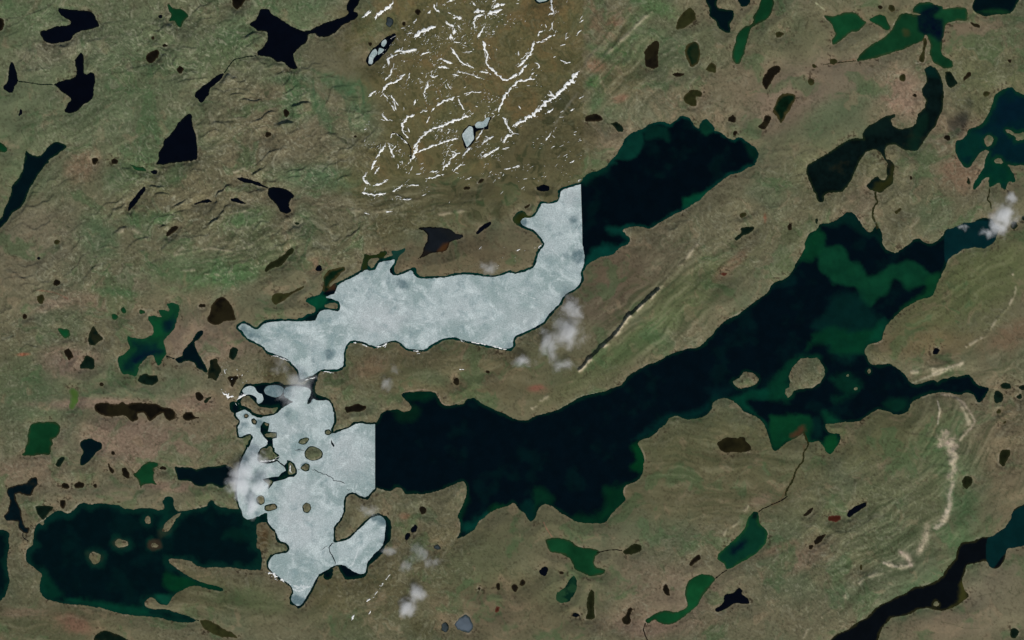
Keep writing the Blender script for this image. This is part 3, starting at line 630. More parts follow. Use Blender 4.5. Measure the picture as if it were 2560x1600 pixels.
# broad cover tints: colour, strength, x, y, rx, ry, turn
TINTS = [
 ((116,96,82),.5,2030,1390,70,22,30),((118,96,84),.5,1620,1560,110,30,0),((112,104,88),.45,2440,1470,70,60,0),((112,104,88),.45,2380,1560,60,30,0),((106,98,80),.4,620,180,70,40,20),((108,100,82),.4,180,60,60,20,0),((110,102,86),.45,170,140,50,25,10),((108,100,82),.4,100,560,60,50,0),((106,98,80),.4,470,640,50,30,0),((110,100,84),.4,340,700,60,30,0),
 ((100,86,66),.7,1480,60,30,90,0),((92,84,60),.6,1475,330,30,70,0),((70,68,44),.5,1420,470,80,50,30),
 ((66,90,56),.5,90,60,120,50,0),((64,88,54),.5,380,150,90,40,20),((66,90,56),.5,300,250,110,50,20),((64,88,54),.55,560,120,90,40,30),((66,90,58),.5,60,440,60,60,20),((74,88,58),.5,540,330,60,40,40),((76,86,56),.6,380,430,50,50,60),((96,78,50),.5,1370,90,70,80,0),
 ((84,92,68),.8,250,150,330,200,0),((88,94,70),.7,130,300,200,180,0),((76,90,64),.7,470,330,170,60,30),((104,98,80),.6,130,130,90,40,15),((78,94,66),.6,700,60,120,60,20),((80,92,66),.5,660,160,100,50,0),
 ((100,92,72),.7,650,300,170,120,20),((66,90,62),.7,730,260,60,26,75),((62,88,60),.75,860,215,60,22,-20),((62,88,60),.6,800,270,70,16,-60),((66,90,62),.6,900,260,30,60,0),((66,92,64),.5,720,200,60,14,0),
 ((98,92,70),.6,430,480,180,90,5),((70,84,58),.7,440,430,60,22,45),((66,92,60),.6,400,545,40,18,10),((66,90,60),.5,330,430,90,40,30),((72,96,62),.8,620,545,70,24,15),((74,92,62),.7,470,670,120,40,5),((72,98,62),.7,560,690,110,26,10),((98,92,74),.6,90,620,170,110,20),
 ((70,90,62),.6,250,590,50,60,20),((68,90,60),.6,330,550,40,20,0),((110,96,78),.6,230,750,100,30,0),((126,110,92),.6,130,760,60,16,10),((64,92,60),.6,290,730,60,12,-5),((112,92,74),.6,200,420,50,40,40),
 ((66,92,64),.7,810,450,130,34,-5),((96,88,70),.5,760,520,120,60,0),((70,88,62),.6,770,570,30,60,20),((88,86,64),.5,850,600,120,80,0),((78,88,62),.5,660,620,50,70,30),
 ((70,84,58),.6,60,960,110,90,0),((84,88,66),.7,300,950,160,50,0),((84,90,68),.6,400,980,120,60,0),((116,98,84),.65,330,1100,160,60,0),((112,96,82),.6,500,850,130,60,0),((118,98,86),.6,170,900,70,40,0),((118,98,86),.6,240,1010,150,14,0),((106,96,76),.6,540,1040,110,70,0),((122,100,86),.5,480,1010,60,25,0),
 ((112,96,80),.6,60,1180,90,40,0),((100,94,76),.5,200,1240,220,40,0),((122,100,86),.5,430,1215,60,14,0),((86,84,64),.7,60,1380,50,160,0),((84,80,58),.8,420,1460,260,60,-12),((86,82,60),.7,100,1560,220,70,0),((108,84,68),.8,190,1560,50,22,-20),((114,96,80),.5,60,1530,50,14,0),((72,84,56),.5,640,1500,120,26,-8),
 ((88,82,60),.8,1120,930,280,90,-4),((104,86,68),.5,930,915,40,22,20),((72,84,60),.5,1080,945,60,20,-10),((86,76,58),.7,1130,640,170,60,0),((90,84,62),.8,1190,1450,330,150,0),((98,88,70),.5,1200,1530,140,50,0),((76,84,60),.5,1220,1400,120,60,20),((78,82,58),.5,880,1560,100,50,0),((64,60,40),.8,680,935,30,30,0),((84,80,56),.7,850,1470,130,60,0),
 ((90,78,62),.8,1540,690,110,70,20),((84,76,62),.7,1500,760,70,60,30),((84,78,62),.6,1640,640,80,60,20),((80,86,58),.7,1750,700,160,50,35),((110,88,72),.6,1830,660,60,14,45),((82,90,60),.7,1600,850,190,36,32),((76,92,60),.6,1560,880,120,22,35),((84,84,60),.6,1440,960,150,40,20),((114,92,74),.4,1350,975,24,10,0),
 ((76,96,62),.8,1640,20,60,20,-20),((78,96,62),.6,1560,90,90,30,45),((74,94,60),.6,1600,130,90,18,40),((74,96,64),.6,1500,130,50,14,-30),((116,92,72),.8,1540,70,30,40,0),((120,96,76),.8,1490,165,22,16,0),((60,98,56),.8,1483,205,20,14,20),((64,92,60),.6,1500,240,50,16,60),((92,84,60),.6,1560,200,70,50,30),((118,86,70),.6,1550,245,18,10,20),
 ((110,98,78),.6,1780,240,170,80,10),((112,98,82),.6,1950,270,90,60,0),((112,96,78),.5,1550,350,60,30,10),((84,90,66),.6,1700,130,120,80,0),((92,92,68),.5,1970,100,120,50,0),((110,98,82),.6,2080,200,150,60,0),((80,92,66),.5,2100,270,160,30,30),((124,106,88),.8,2265,230,60,60,0),((128,108,90),.6,2240,260,40,14,-20),
 ((112,98,80),.6,2420,90,120,70,0),((86,92,62),.5,2440,160,120,60,0),((88,88,62),.6,2300,40,200,20,0),((84,88,60),.5,2480,250,120,50,30),((108,94,76),.6,2380,330,80,50,0),((92,92,66),.5,2100,430,140,90,0),((88,94,66),.5,2160,380,50,20,0),((110,90,72),.7,2400,430,50,50,0),((106,94,78),.5,2140,520,80,40,60),((78,90,64),.5,2330,540,60,50,0),
 ((88,88,60),.8,2380,740,220,90,25),((98,86,62),.6,2320,860,120,40,0),((84,90,60),.6,2460,700,130,90,30),((104,84,66),.6,2530,840,70,30,30),((98,92,70),.6,1960,690,60,40,50),((84,90,62),.5,2000,590,60,30,0),
 ((84,82,58),.85,1800,1150,260,120,0),((88,84,62),.8,1800,1240,270,60,0),((112,96,80),.5,1900,1250,30,14,20),((84,84,58),.7,2200,1080,160,90,0),((82,88,62),.6,2220,1290,240,110,20),((74,90,60),.6,2360,1120,50,80,0),((70,90,60),.6,2410,1290,40,110,10),((70,90,62),.7,2300,1490,190,40,33),((72,92,62),.6,2410,1380,60,60,30),
 ((104,92,72),.6,2520,1100,60,200,0),((96,92,72),.6,1500,1400,200,60,0),((110,96,80),.6,1640,1480,180,70,0),((84,88,64),.6,1450,1470,120,60,0),((112,96,78),.5,2000,1390,80,26,30),((116,94,76),.5,1950,1370,60,12,20),((96,90,70),.6,2050,1540,200,50,0),((108,98,78),.8,2350,1570,120,40,0),((104,98,78),.6,2500,1480,80,120,0),((86,86,64),.5,1330,1320,90,60,0),
 ((70,66,44),.7,650,1340,30,40,0),((70,52,30),.7,660,1340,14,22,0),((74,72,50),.8,1060,1570,40,26,0),((112,82,64),.5,1012,1290,14,8,0),((140,80,60),.6,58,886,16,4,5),((116,90,74),.5,797,665,28,24,0),((120,70,50),.7,1912,546,4,10,0),((118,80,66),.7,1340,970,20,8,10)]
BROWN = '@10 960 420 1010 0 1100 -200 @20 0 -300 760 -300 760 1512 @21 700 100 @11 2419 330 2100 330 1500 330 1000 300 960 200 1000 0 @10 1080 1400 1180 1200 1080 1000 1040 850 1050 650 1200 560 1380 350 1180 260'
DARKH = '@11 1000 330 1300 300 1700 170 2200 60 @20 0 1300 400 800 650 620 760 500 760 1512 @21 700 230 450 240 420 400 220 380 100 450 0 520 @11 2300 620 2000 640 1500 600 1350 760 1280 830 1100 840 950 700 1150 520 900 450'
# low gravel ridges (eskers): height, half width, paleness, line
RIDGES = [
 (10,4.2,.95,'@22 620 490 670 455 720 390 830 290 900 220 960 170 1010 100 1060 30 1110 -40 @21 1130 1470 1200 1400 1280 1330 1350 1270 1400 1220'),
 (2.2,5,.6,'@21 1380 1230 1430 1160 1520 1080 1580 1000 1660 920 1700 860 1760 790'),
 (1.5,4,.5,'@22 180 840 260 770 350 710'),
 (2.5,5,.5,'@20 860 560 980 430 1100 320 1200 220 1330 100'),(2.0,5,.35,'@20 640 680 760 520'),
 (2.5,7,.55,'@32 1600 1180 1640 1040 1680 1080 1620 1180'),(3,8,.7,'@32 1740 1130 1700 1220 1770 1250 1720 1380 1760 1440 1700 1512'),(2,5,.6,'@32 1800 1140 1880 1040 1900 960 1850 840 1780 740 1700 700'),
 (1.5,3,.6,'@32 1610 760 1620 860 1600 980'),(2,7,.8,'@33 1740 30 1710 150 1700 260 1660 390 1570 450'),(1.5,6,.6,'@33 1500 480 1490 580 1400 690'),(1.5,7,.7,'@33 1260 690 1330 740 1350 800 1250 820 1100 790'),(1.2,4,.5,'@33 1250 815 1080 870 900 930 850 980'),
 (1.2,3,.45,'@33 500 1300 560 1240 660 1200 740 1130 720 1080'),(1.2,3,.5,'@33 280 550 360 480 440 410'),(1.5,5,.6,'@32 1340 500 1500 470 1650 470 1780 440 1840 400'),(1.2,3,.6,'@32 1480 560 1560 530 1680 480'),(1.2,3.5,.6,'@32 1860 260 1960 200 2060 150 2110 60 2180 -20'),
 (1.2,3,.6,'@31 2160 1500 2270 1380 2320 1280 2340 1180'),(1.2,3,.6,'@31 2300 1090 2360 1030 2440 990'),(1.2,3,.35,'@33 330 1500 370 1400'),(1.2,4,.4,'@23 1990 520 2090 430 2150 390'),(1,3,.4,'@23 2190 300 2240 240'),
 (2,5,.4,'@01 1100 700 1230 640 1330 700 1400 760'),(1,3,.5,'@01 350 1430 440 1440 480 1390 560 1370'),(1.2,3,.4,'@01 1640 900 1800 870 2000 830 2200 870 2419 790'),(1.2,3,.4,'@01 1700 1050 1850 1040'),(1.2,3,.4,'@01 1930 1080 2100 1090 2200 1050'),
 (1.2,3,.5,'@01 2200 120 2330 80 2419 30'),(1,3,.4,'@01 2180 500 2300 490 2419 430'),(1,3,.35,'@11 800 450 950 480 1100 500 1290 470'),(1,3,.4,'@11 1680 530 1850 500 2000 470')]
# colour, strength, width, line: valley greens, wet threads, rims
PAINT = [
 ((176,156,138),.6,46,'@32 1620 1180 1660 1080 1700 1060 1640 1180 1750 1120'),((178,158,140),.6,50,'@32 1720 1180 1790 1180 1720 1250'),((180,162,144),.6,44,'@32 1770 1290 1730 1340 1770 1400 1700 1480'),((176,160,140),.45,20,'@32 1810 1130 1900 1040 1960 960 1900 860 1840 780 1760 720 1640 700'),((172,158,140),.55,34,'@33 1750 20 1710 150 1720 230 1690 300'),((170,158,138),.55,36,'@33 1690 300 1660 400 1580 450'),((150,138,116),.5,60,'@33 1500 430 1480 560 1420 680'),((172,150,136),.6,40,'@33 1250 680 1320 720 1340 800'),((160,150,130),.7,18,'@33 1350 800 1180 820 1090 780'),((84,62,42),.6,20,'@32 345 1180 335 1250 330 1330 270 1400 235 1512'),((84,62,42),.6,18,'@33 210 40 170 105 110 200 40 230'),((170,160,142),.7,12,'@32 1600 760 1620 860 1600 980'),((166,154,132),.55,26,'@32 1560 500 1700 450 1800 430 1840 400'),((150,144,122),.5,18,'@32 1360 600 1500 540 1640 490'),
 ((52,76,50),.5,26,'@10 530 660 600 700 720 720 820 730'),((56,80,54),.5,18,'@10 540 740 550 900 570 1000 610 1180'),((56,80,54),.5,20,'@10 740 820 800 880 850 940 860 1020 880 1100 900 1230'),((56,80,54),.5,20,'@10 980 760 1020 900 1020 1040 1080 1000'),((58,80,54),.6,20,'@10 300 690 330 780 310 900'),
 ((54,78,50),.5,18,'@11 380 510 470 540 540 600 540 700 480 780 470 880 430 920'),((66,60,46),.5,6,'@01 290 1380 340 1290 430 1270 560 1290 640 1340 710 1390'),((120,76,60),.5,12,'@01 350 1230 450 1240 540 1260 640 1310'),((56,78,48),.6,14,'@01 870 1210 950 1120 1000 1050 1040 990'),
 ((40,52,34),.6,4,'@00 2419 520 2300 545 2210 560 2160 640 2120 690'),((50,58,40),.6,5,'@00 880 920 1000 950 1100 960'),((48,54,36),.6,5,'@00 140 410 230 375 320 390 400 400'),((34,36,26),.6,6,'@00 1220 370 1290 345 1350 325'),((50,60,38),.6,5,'@00 200 1230 250 1330 245 1420'),
 ((50,58,40),.6,4,'@02 1130 250 1230 240'),((64,64,42),.5,5,'@02 1900 920 2000 930 2150 890'),((60,62,42),.5,4,'@22 2270 1250 2419 1230'),((58,66,40),.5,14,'@21 1180 1100'+' 1300 1150'),((60,64,42),.5,5,'@23 1030 190 1300 220 1600 260 1900 240 2280 220'),((60,64,44),.4,8,'@23 1300 470 1500 520 1700 570 1850 600'),
 ((64,66,44),.5,8,'@23 1240 640 1400 670 1600 730 1800 740'),((60,60,40),.5,10,'@22 1250 1340 1500 1330 1700 1320'),((50,52,36),.6,4,'@21 1580 920 1480 960 1430 1100 1420 1150'),((56,60,42),.5,4,'@21 1990 440 2030 390 2150 340 2250 260'),
 ((50,64,40),.5,16,'@21 1400 1160 1330 1280 1120 1480 @22 1000 60'),((60,62,42),.5,5,'@33 0 1050 110 980 180 990 220 1050 300 1055 380 1000'),((56,62,40),.5,6,'@33 1630 1340 1750 1360 1850 1400 2000 1400'),((60,62,44),.5,5,'@33 1630 1250 1640 1340'),((60,62,44),.5,5,'@33 1780 1260 1780 1360'),((56,60,40),.5,6,'@33 1910 1110 2060 1080 2200 1060'),
 ((60,60,42),.5,4,'@12 1040 370 1100 380 1180 410'),((72,50,40),.5,4,'@12 980 850 985 970'),((50,60,40),.5,5,'@30 0 600 100 590 240 600 400 610'),((56,62,40),.5,8,'@31 50 780 160 700 230 690 340 750'),((120,92,70),.5,12,'@30 820 560 600 610'),
 ((150,142,122),.7,6,'@03 290 590 300 500 340 420 440 360 520 300 590 290 650 310 720 240 760 215'),((140,132,112),.6,6,'@03 240 760 235 690 270 610'),((140,140,118),.6,5,'@22 430 850 640 715 800 690'),((150,145,125),.6,4,'@22 2030 -10 @21 2250 1400 2400 1300'),
 ((146,140,116),.6,6,'@31 1090 800 1150 870 1220 878 1350 800 1380 750 1450 760 1520 800 1600 780 1660 700'),((144,120,108),.6,8,'@12 1375 700 1440 670 1600 655'),((140,118,104),.6,6,'@12 1730 730 1770 810 1900 790 1990 740'),((150,100,84),.5,8,'@23 300 400 320 450 380 540'),((130,110,92),.5,10,'@02 600 260 520 300 420 330'),
 ((66,86,52),.6,14,'@20 860 340 930 420 1010 480 1080 510'),((66,90,54),.6,14,'@20 1080 500 970 620 900 720 830 760'),((104,96,80),.6,20,'@20 640 700 700 600 760 500 820 440'),((150,150,120),.6,12,'@30 450 30 540 100'),((150,146,112),.5,10,'@30 1940 110 2000 160'),((168,160,140),.6,10,'@30 1400 600 1440 590'),((170,164,140),.5,5,'@30 1180 240 1210 190'),
 ((150,136,116),.5,6,'@02 2140 400 2230 380 2270 320'),((130,126,110),.4,18,'@20 620 880 540 980 470 1080 400 1180')]
# water colour patches: lake class, colour, strength, softness, outline
PATCHES = [
 ('m',(9,54,34),.95,4,'@31 460 860 560 820 700 805 750 880 760 960 870 980 930 1100 1040 1080 1150 990 1250 980 1330 945 1440 990 1520 1070 1620 1100 1560 1180 1500 1170 1320 1230 1260 1160 1200 1110 1130 1270 1020 1310 980 1400 860 1330 850 1210 700 1170 600 1180 560 1080 480 1040'),
 ('m',(10,66,36),.6,6,'@31 350 740 480 640 540 700 530 800 470 880 420 950 300 940 330 860'),('m',(4,34,30),.8,7,'@31 600 1300 850 1220 960 1400 1100 1512 @32 1100 60 1060 190 960 230 910 300 800 420 680 380 600 330 520 120 400 60 @31 560 1450'),
 ('m',(5,50,30),.85,6,'@32 400 150 600 60 800 110 1110 50 1080 190 960 220 910 330 700 350 600 290 560 220 420 230 350 300'),('m',(5,50,32),.85,7,'@32 0 600 140 460 250 350 400 330 500 360 420 360 300 370 220 470 180 600 230 700 200 780 0 770'),('m',(5,44,30),.8,8,'@32 560 540 700 520 850 560 880 640 760 700 640 780 600 740 740 700 640 620'),
 ('m',(6,44,30),.7,6,'@32 1180 740 1340 740 1320 870 1200 890 1100 840 1080 780'),('m',(7,54,30),.9,5,'@32 0 900 100 900 300 890 400 910 430 980 380 1060 380 1160 560 1160 700 1080 660 1300 500 1260 350 1100 180 1150 60 1240 0 1100'),('m',(10,64,30),.7,4,'@32 530 1100 660 1080 650 1200 590 1260 540 1220'),
 ('m',(4,34,30),.7,4,'@32 420 920 500 900 520 1100 450 1120 430 1000'),('m',(6,52,34),.9,5,'@32 500 850 600 880 700 950 600 1000 540 990'),('m',(84,42,30),.6,4,'@32 200 1110 260 1060 330 990 350 1040 300 1100'),
 ('m',(3,52,24),.9,6,'@22 1100 1180 1190 1150 1260 1260 1250 1450 1100 1400 1180 1320'),('m',(4,44,24),.85,9,'@23 850 60 1100 60 1090 200 960 300 860 420 700 420 560 360 640 330 800 340 900 220'),('m',(5,44,26),.8,6,'@23 200 80 300 80 400 180 360 240 280 200 200 320 210 200'),('m',(3,40,34),.7,6,'@23 60 250 130 180 220 230 190 380 140 360'),
 ('m',(4,40,24),.8,6,'@13 1940 60 2000 60 2000 200 1920 400 1900 330 1940 200'),('m',(6,60,48),.8,7,'@13 1940 420 2100 380 2200 300 2080 470 1980 510'),('m',(6,48,26),.8,5,'@13 2200 300 2250 220 2419 240 2400 280 2240 300'),('m',(5,34,20),.8,6,'@12 1300 840 1480 780 1560 830 1500 960 1350 960'),('m',(4,44,24),.7,6,'@12 1400 700 1620 670 1720 720 1600 760 1450 760'),
 ('m',(3,44,38),.7,7,'@22 1100 1150 1350 1060 1480 920 1540 890 1700 930 1850 860 1880 760 1960 740 1920 700 1800 840 1600 900 1440 880 1300 1040'),('m',(4,54,38),.8,5,'@22 2050 730 2419 620 2419 760 2300 740 2200 760 2300 880 2419 960 2419 1060 2340 920 2180 840'),('m',(3,30,30),.6,8,'@22 1820 640 2080 640 1990 760 1880 740'),
 ('m',(4,38,40),.75,1.5,'@31 1665 600 2200 560 2200 840 1900 840 1780 900 1665 1000'),('m',(10,58,30),.7,5,'@31 1500 1100 1650 1060 1600 1240 1540 1300 1350 1360 1200 1480 1180 1500 1250 1400 1480 1260'),('m',(4,34,28),.8,5,'@31 480 600 740 500 830 500 900 640 960 700 1060 690 1060 790 1000 720 900 720 760 600 620 640'),
 ('m',(6,60,40),.6,5,'@32 1030 0 1160 0 1090 140 1060 200 950 200'),('m',(4,36,34),.5,5,'@31 30 1190 180 1120 270 1080 250 1190 60 1210'),
 ('a',(6,48,38),.9,3,'@20 1090 1300 1240 1225 1250 1340 1180 1512 940 1512 @21 1000 30 900 40'),('a',(4,38,30),.8,4,'@20 1240 1230 1300 1180 1480 1190 1500 1350 1400 1300 1240 1340'),('a',(8,50,34),.8,3,'@20 1775 1190 1840 1120 1890 1200 1900 1240 1840 1290 1780 1270'),
 ('a',(5,62,40),.85,4,'@21 1600 350 1700 330 1850 300 1900 260 1760 380 1620 460 1610 400'),('a',(5,52,42),.85,5,'@21 880 640 1040 620 1170 600 1050 660 1060 700 940 700'),('a',(5,56,46),.85,6,'@21 770 840 880 800 1000 820 960 880 900 910 780 950 700 990 740 880'),('a',(4,40,30),.8,5,'@21 700 120 900 60 900 110 760 180 700 250 670 220'),('a',(5,40,28),.7,5,'@20 2200 1340 2330 1420 2310 1512 2240 1480'),
 ('a',(5,64,42),.9,3,'@11 460 1330 600 1270 700 1300 640 1400 560 1420'),('a',(62,38,22),.8,3,'@11 630 1180 760 1160 750 1230 640 1240'),('a',(34,44,14),.9,3,'@11 990 1040 1010 880 1250 850 1230 930 1140 930 1060 950 1050 1040'),('a',(24,58,48),.8,3,'@11 1270 840 1415 830 1380 900 1300 960'),('a',(42,48,14),.8,3,'@21 10 545 110 480 200 540 130 560 50 620 10 590'),
 ('f',(3,16,26),.96,4,'@30 1410 160 1460 60 1560 30 1670 70 1560 150 1650 190 1660 330 1640 400 1540 330 1480 330 1420 290'),('f',(4,44,30),.7,4,'@30 1380 60 1520 20 1570 60 1400 130'),('f',(52,56,30),.7,3,'@30 1270 270 1330 270 1340 340 1280 350'),
 ('R',(6,34,28),.8,4,'@30 1470 640 1560 610 1620 740 1500 720'),('R',(10,34,24),.75,6,'@30 1400 1100 1500 1060 1500 1200 1440 1380 1420 1480 1300 1400 1350 1240'),('R',(40,42,16),.85,4,'@31 1020 210 1130 180 1160 60 1200 40 1190 210 1090 300 1000 310'),('R',(12,30,24),.5,4,'@30 900 1220 1200 1060 1180 1200 950 1300'),
 ('h',(4,44,34),.75,6,'@30 1770 1340 1960 1230 2050 1300 2000 1500 1800 1512'),('h',(4,50,32),.7,4,'@31 1960 0 2250 0 2340 220 1940 280'),('h',(3,22,36),.6,8,'@30 2150 1200 2419 1100 2419 900 2200 950'),
 ('w',(4,46,32),.8,7,'@03 400 870 500 960 600 1100 480 1130 380 1060 380 960'),('w',(4,56,38),.8,5,'@03 560 1130 900 1190 1100 1250 1400 1280 1400 1220 1100 1180 900 1140 700 1120'),('w',(4,50,26),.85,5,'@03 1560 880 1800 930 2100 1020 2080 1045 1900 1000 1700 1050 1600 1060 1540 960'),('w',(10,66,48),.85,5,'@03 1470 1080 1620 1090 1580 1190 1500 1160'),('w',(5,44,34),.7,6,'@03 1540 170 1640 170 1640 290 1560 470 1480 460 1540 300'),
 ('w',(60,44,32),.7,3,'@03 1400 570 1500 560 1540 640 1450 670 1390 640'),('w',(36,44,32),.7,5,'@03 1480 490 1600 400 1620 480 1520 560'),('w',(36,44,32),.6,4,'@03 820 680 900 660 980 740 900 810 840 760'),('w',(44,48,34),.6,4,'@03 1060 600 1140 545 1230 600 1140 655'),('w',(3,40,34),.7,6,'@03 330 430 420 380 600 300 700 300 700 350 480 380 360 480'),('w',(4,40,30),.6,7,'@03 2050 560 2300 540 2419 600 2419 500 2200 450'),('w',(4,38,30),.6,5,'@03 1530 700 1620 750 1700 860 1600 850'),
 ('S',(70,44,18),.7,3,'@11 1760 790 1830 780 1790 870 1700 875'),('S',(30,24,16),.7,3,'@11 1580 850 1690 880 1570 930 1510 945'),('S',(24,26,26),.8,5,'@11 1700 640 1900 690 1960 740 1850 770 1800 700'),
 ('x',(3,34,34),.95,.8,'@33 2060 540 2320 280 2700 100 2700 700 2250 660 2120 860 2060 770'),('x',(60,60,24),.8,4,'@33 1820 980 1850 960 1880 1120 1780 1190 1700 1220 1820 1120'),
 ('i',(2,18,28),.95,5,'@23 2060 640 2160 570 2230 560 2200 640 2100 720 2060 700'),('i',(4,20,18),.9,4,'@23 2270 300 2335 300 2320 380 2250 370'),('c',(3,18,34),.9,5,'@02 1280 330 1450 270 1540 300 1450 330 1330 390 1280 430 1230 400'),('c',(3,24,36),.8,5,'@02 1560 0 1650 0 1640 80 1580 90'),('c',(12,70,36),.8,5,'@02 1420 0 1540 0 1520 160 1440 150 1460 60'),
 ('k',(52,44,20),.0,3,'@00 0 0 5 0 5 5'),('n',(20,60,30),.6,4,'@30 1960 120 2150 130 2300 120 2200 90 2000 90'),('v',(20,56,34),.4,3,'@23 580 895 605 930 615 1000 560 1100 540 1000'),('u',(14,14,6),.5,5,'@22 1980 1150 2100 1140 2180 1200 2050 1230')]
NAMED = {0: 'slanting snow drift touching the top edge at the heath\'s north west corner', 1: 'small slanting snow drift beside the one at the heath\'s north west corner', 2: 'clumped snow drift right of the pond with broken floes', 3: 'short thick snow drift close under the top edge, left of the icy pond',
 4: 'flat snow drift, left of two short ones below the thick drift under the top edge', 6: 'small blot shaped snow drift at the top of the heath\'s middle', 7: 'hooked snow drift bending down right towards the valley fork', 8: 'long forked snow drift bending from the top middle down to the valley fork', 9: 'short straight snow drift above the long forked one',
 10: 'crooked snow drift rising right in the middle left of the heath', 11: 'level ragged snow drift south east of the pond with broken floes', 13: 'short level snow drift in the middle of the heath', 14: 'curved snow drift above the left end of the long arched one', 15: 'long arched snow drift crossing the middle of the heath',
 16: 'short straight snow drift above the middle of the long arched one', 17: 'short snow drift dropping right from the end of the straight one', 18: 'straight snow drift falling south west from the valley fork to the pond with two floes', 19: 'straight thin snow drift below the arched one, pointing at the pond with two floes', 20: 'blunt snow drift standing at the lower left end of the long arched one',
 21: 'snow drift forming the left leg of a tent shape at the lower left', 22: 'snow drift forming the right leg of a tent shape at the lower left', 26: 'small snow drift at the far left of the heath', 30: 'short broad snow drift right of the pond with two floes', 33: 'short snow drift slanting away below the pond with two floes', 35: 'thin snow drift running up right below the pond with two floes',
 54: 'hooked snow drift hanging from the top edge at the right', 56: 'tall snow drift climbing north east from the valley fork', 58: 'snow drift levelling out to the right below the valley fork', 60: 'broad bright snow drift, upper half of the south east valley', 61: 'bright snow drift, lower half of the south east valley', 64: 'thin snow drift by the straight edge near the frozen lake\'s east arm', 68: 'small flat snow drift alone on the brown slope at the right',
 80: 'snow drift slanting down to the heath\'s south west corner', 82: 'bow shaped snow drift at the heath\'s south west corner', 84: 'long level snow drift along the heath\'s southern rim', 86: 'thick snow drift slanting down left below the pond with two floes', 100: 'white snow bank along the south west shore of the lower ice sheet', 106: 'wavy snow bank on the south shore of the northern ice sheet', 113: 'star shaped snow patch at the snowy inlet'}
FURROWS = [(1660,760,230,120,38,38,8,.9),(1560,150,120,150,45,42,9,.8),(1830,1180,260,130,0,-6,9,.55),(2250,1330,260,150,25,32,8,.8),(2420,1100,120,160,70,62,7,.8),(400,1480,300,70,-12,-12,9,.6),(2350,720,220,100,30,30,9,.5),(2380,930,180,50,15,16,7,.8),(1000,500,220,50,8,6,6,.9),(1150,930,260,70,0,4,9,.4),(900,1480,160,120,30,20,8,.4),(2120,560,160,120,60,60,9,.5),(130,1560,200,60,0,0,9,.4),(1540,420,100,60,35,35,8,.5),(200,330,220,100,20,22,8,.5),(640,620,170,70,15,14,7,.9),(560,330,120,60,40,40,8,.5),(380,1000,150,70,0,0,10,.3)]
SMOOTHG = [(1800, 1180, 260, 140, 0, .75), (420, 1480, 300, 70, -12, .8), (1600, 700, 150, 110, 30, .6), (1950, 430, 150, 90, 30, .3), (2350, 740, 230, 110, 25, .7), (300, 960, 220, 60, 0, .6), (380, 1080, 150, 60, 0, .3), (1100, 930, 280, 70, 0, .5), (1160, 640, 150, 60, 0, .5), (1550, 420, 150, 60, 30, .5), (100, 1560, 250, 70, 0, .6), (640, 1540, 160, 60, 0, .7), (2250, 1350, 230, 120, 20, .2), (1960, 280, 160, 60, 20, .4), (350, 1240, 250, 40, 0, .6)]
FLECKS = [(940,60,1250,400,1100,40),(1250,0,1456,330,130,45),(1060,0,1300,110,300,30),(910,300,1150,500,420,30),(1100,330,1456,480,260,20),(980,480,1300,520,14,10),(1200,610,1350,690,20,30),(640,1020,760,1190,10,40),(545,880,630,1020,30,40)]
def P_(c, r, u, v, a, b, k=1.0): x, y = T(c, r, u, v); return (x, y, a*K, b*K, k)
CLOUDS = [
 ('thick white cloud at the lower left, over the end of the navy lake', 24, [P_(0,2,2300,1430,190,170,1.1),P_(0,3,2270,60,200,170,1.25),P_(0,3,2370,230,130,190,1.2),P_(1,3,40,60,150,170,1.0),P_(0,2,2419,1330,160,160,.8),P_(1,2,100,1430,170,90,.7)], .055, 18, 1, .035),
 ('thin pinkish haze cloud over the islets of the lower ice sheet', 24, [P_(1,2,360,700,260,240,.85),P_(1,2,420,590,230,150,1.15),P_(1,2,180,480,160,110,.6),P_(1,2,260,1000,200,260,.55),P_(1,2,250,420,150,180,.5)], .03, 14, 2, .025),
 ('largest grey white cloud, between the northern ice sheet and the long gravel ridge', 24, [P_(2,2,520,110,260,270,.95),P_(2,2,350,240,170,270,.85),P_(2,2,560,-90,220,210,.8),P_(2,2,120,400,150,110,.75),P_(2,2,480,430,200,120,.6)], .042, 18, 3, .03),
 ('faint narrow wisp over the land between the two frozen lakes', 24, [P_(1,2,1240,600,110,130,.8),P_(1,2,1310,480,80,110,.6)], .035, 12, 4, .03),
 ('patchy thin cloud over the heath south of the straight ice edge', 24, [P_(1,3,1540,680,170,160,.8),P_(1,3,1420,810,130,110,.75),P_(1,3,1270,670,150,80,.75),P_(1,3,1660,780,120,90,.65)], .035, 12, 5, .035),
 ('two lobed white cloud near the bottom edge', 24, [P_(1,3,1430,1210,160,140,1.15),P_(1,3,1520,1080,150,150,1.05)], .05, 16, 6, .03),
 ('bright white cloud at the east end of the vast lake', 250, [P_(3,1,2230,520,200,190,1.1),P_(3,1,2180,640,160,130,1.0),P_(3,1,2060,680,100,90,.85),P_(3,1,2290,360,110,120,.7),P_(3,1,1840,640,80,50,.7)], .05, 20, 7, .035),
 ('thin grey wisp on the northern ice sheet\'s upper shore', 24, [P_(1,1,2210,1020,150,120,.85)], .035, 12, 8, .035),
 ('faint pinkish wisp above the lobed south arm of the lower ice sheet', 24, [P_(1,3,1080,290,180,110,.8)], .03, 12, 9, .035)]
# ================================================================ colours (real surface colours, linear)
GAIN = 1.0
def alb(c): return lin(c)*GAIN

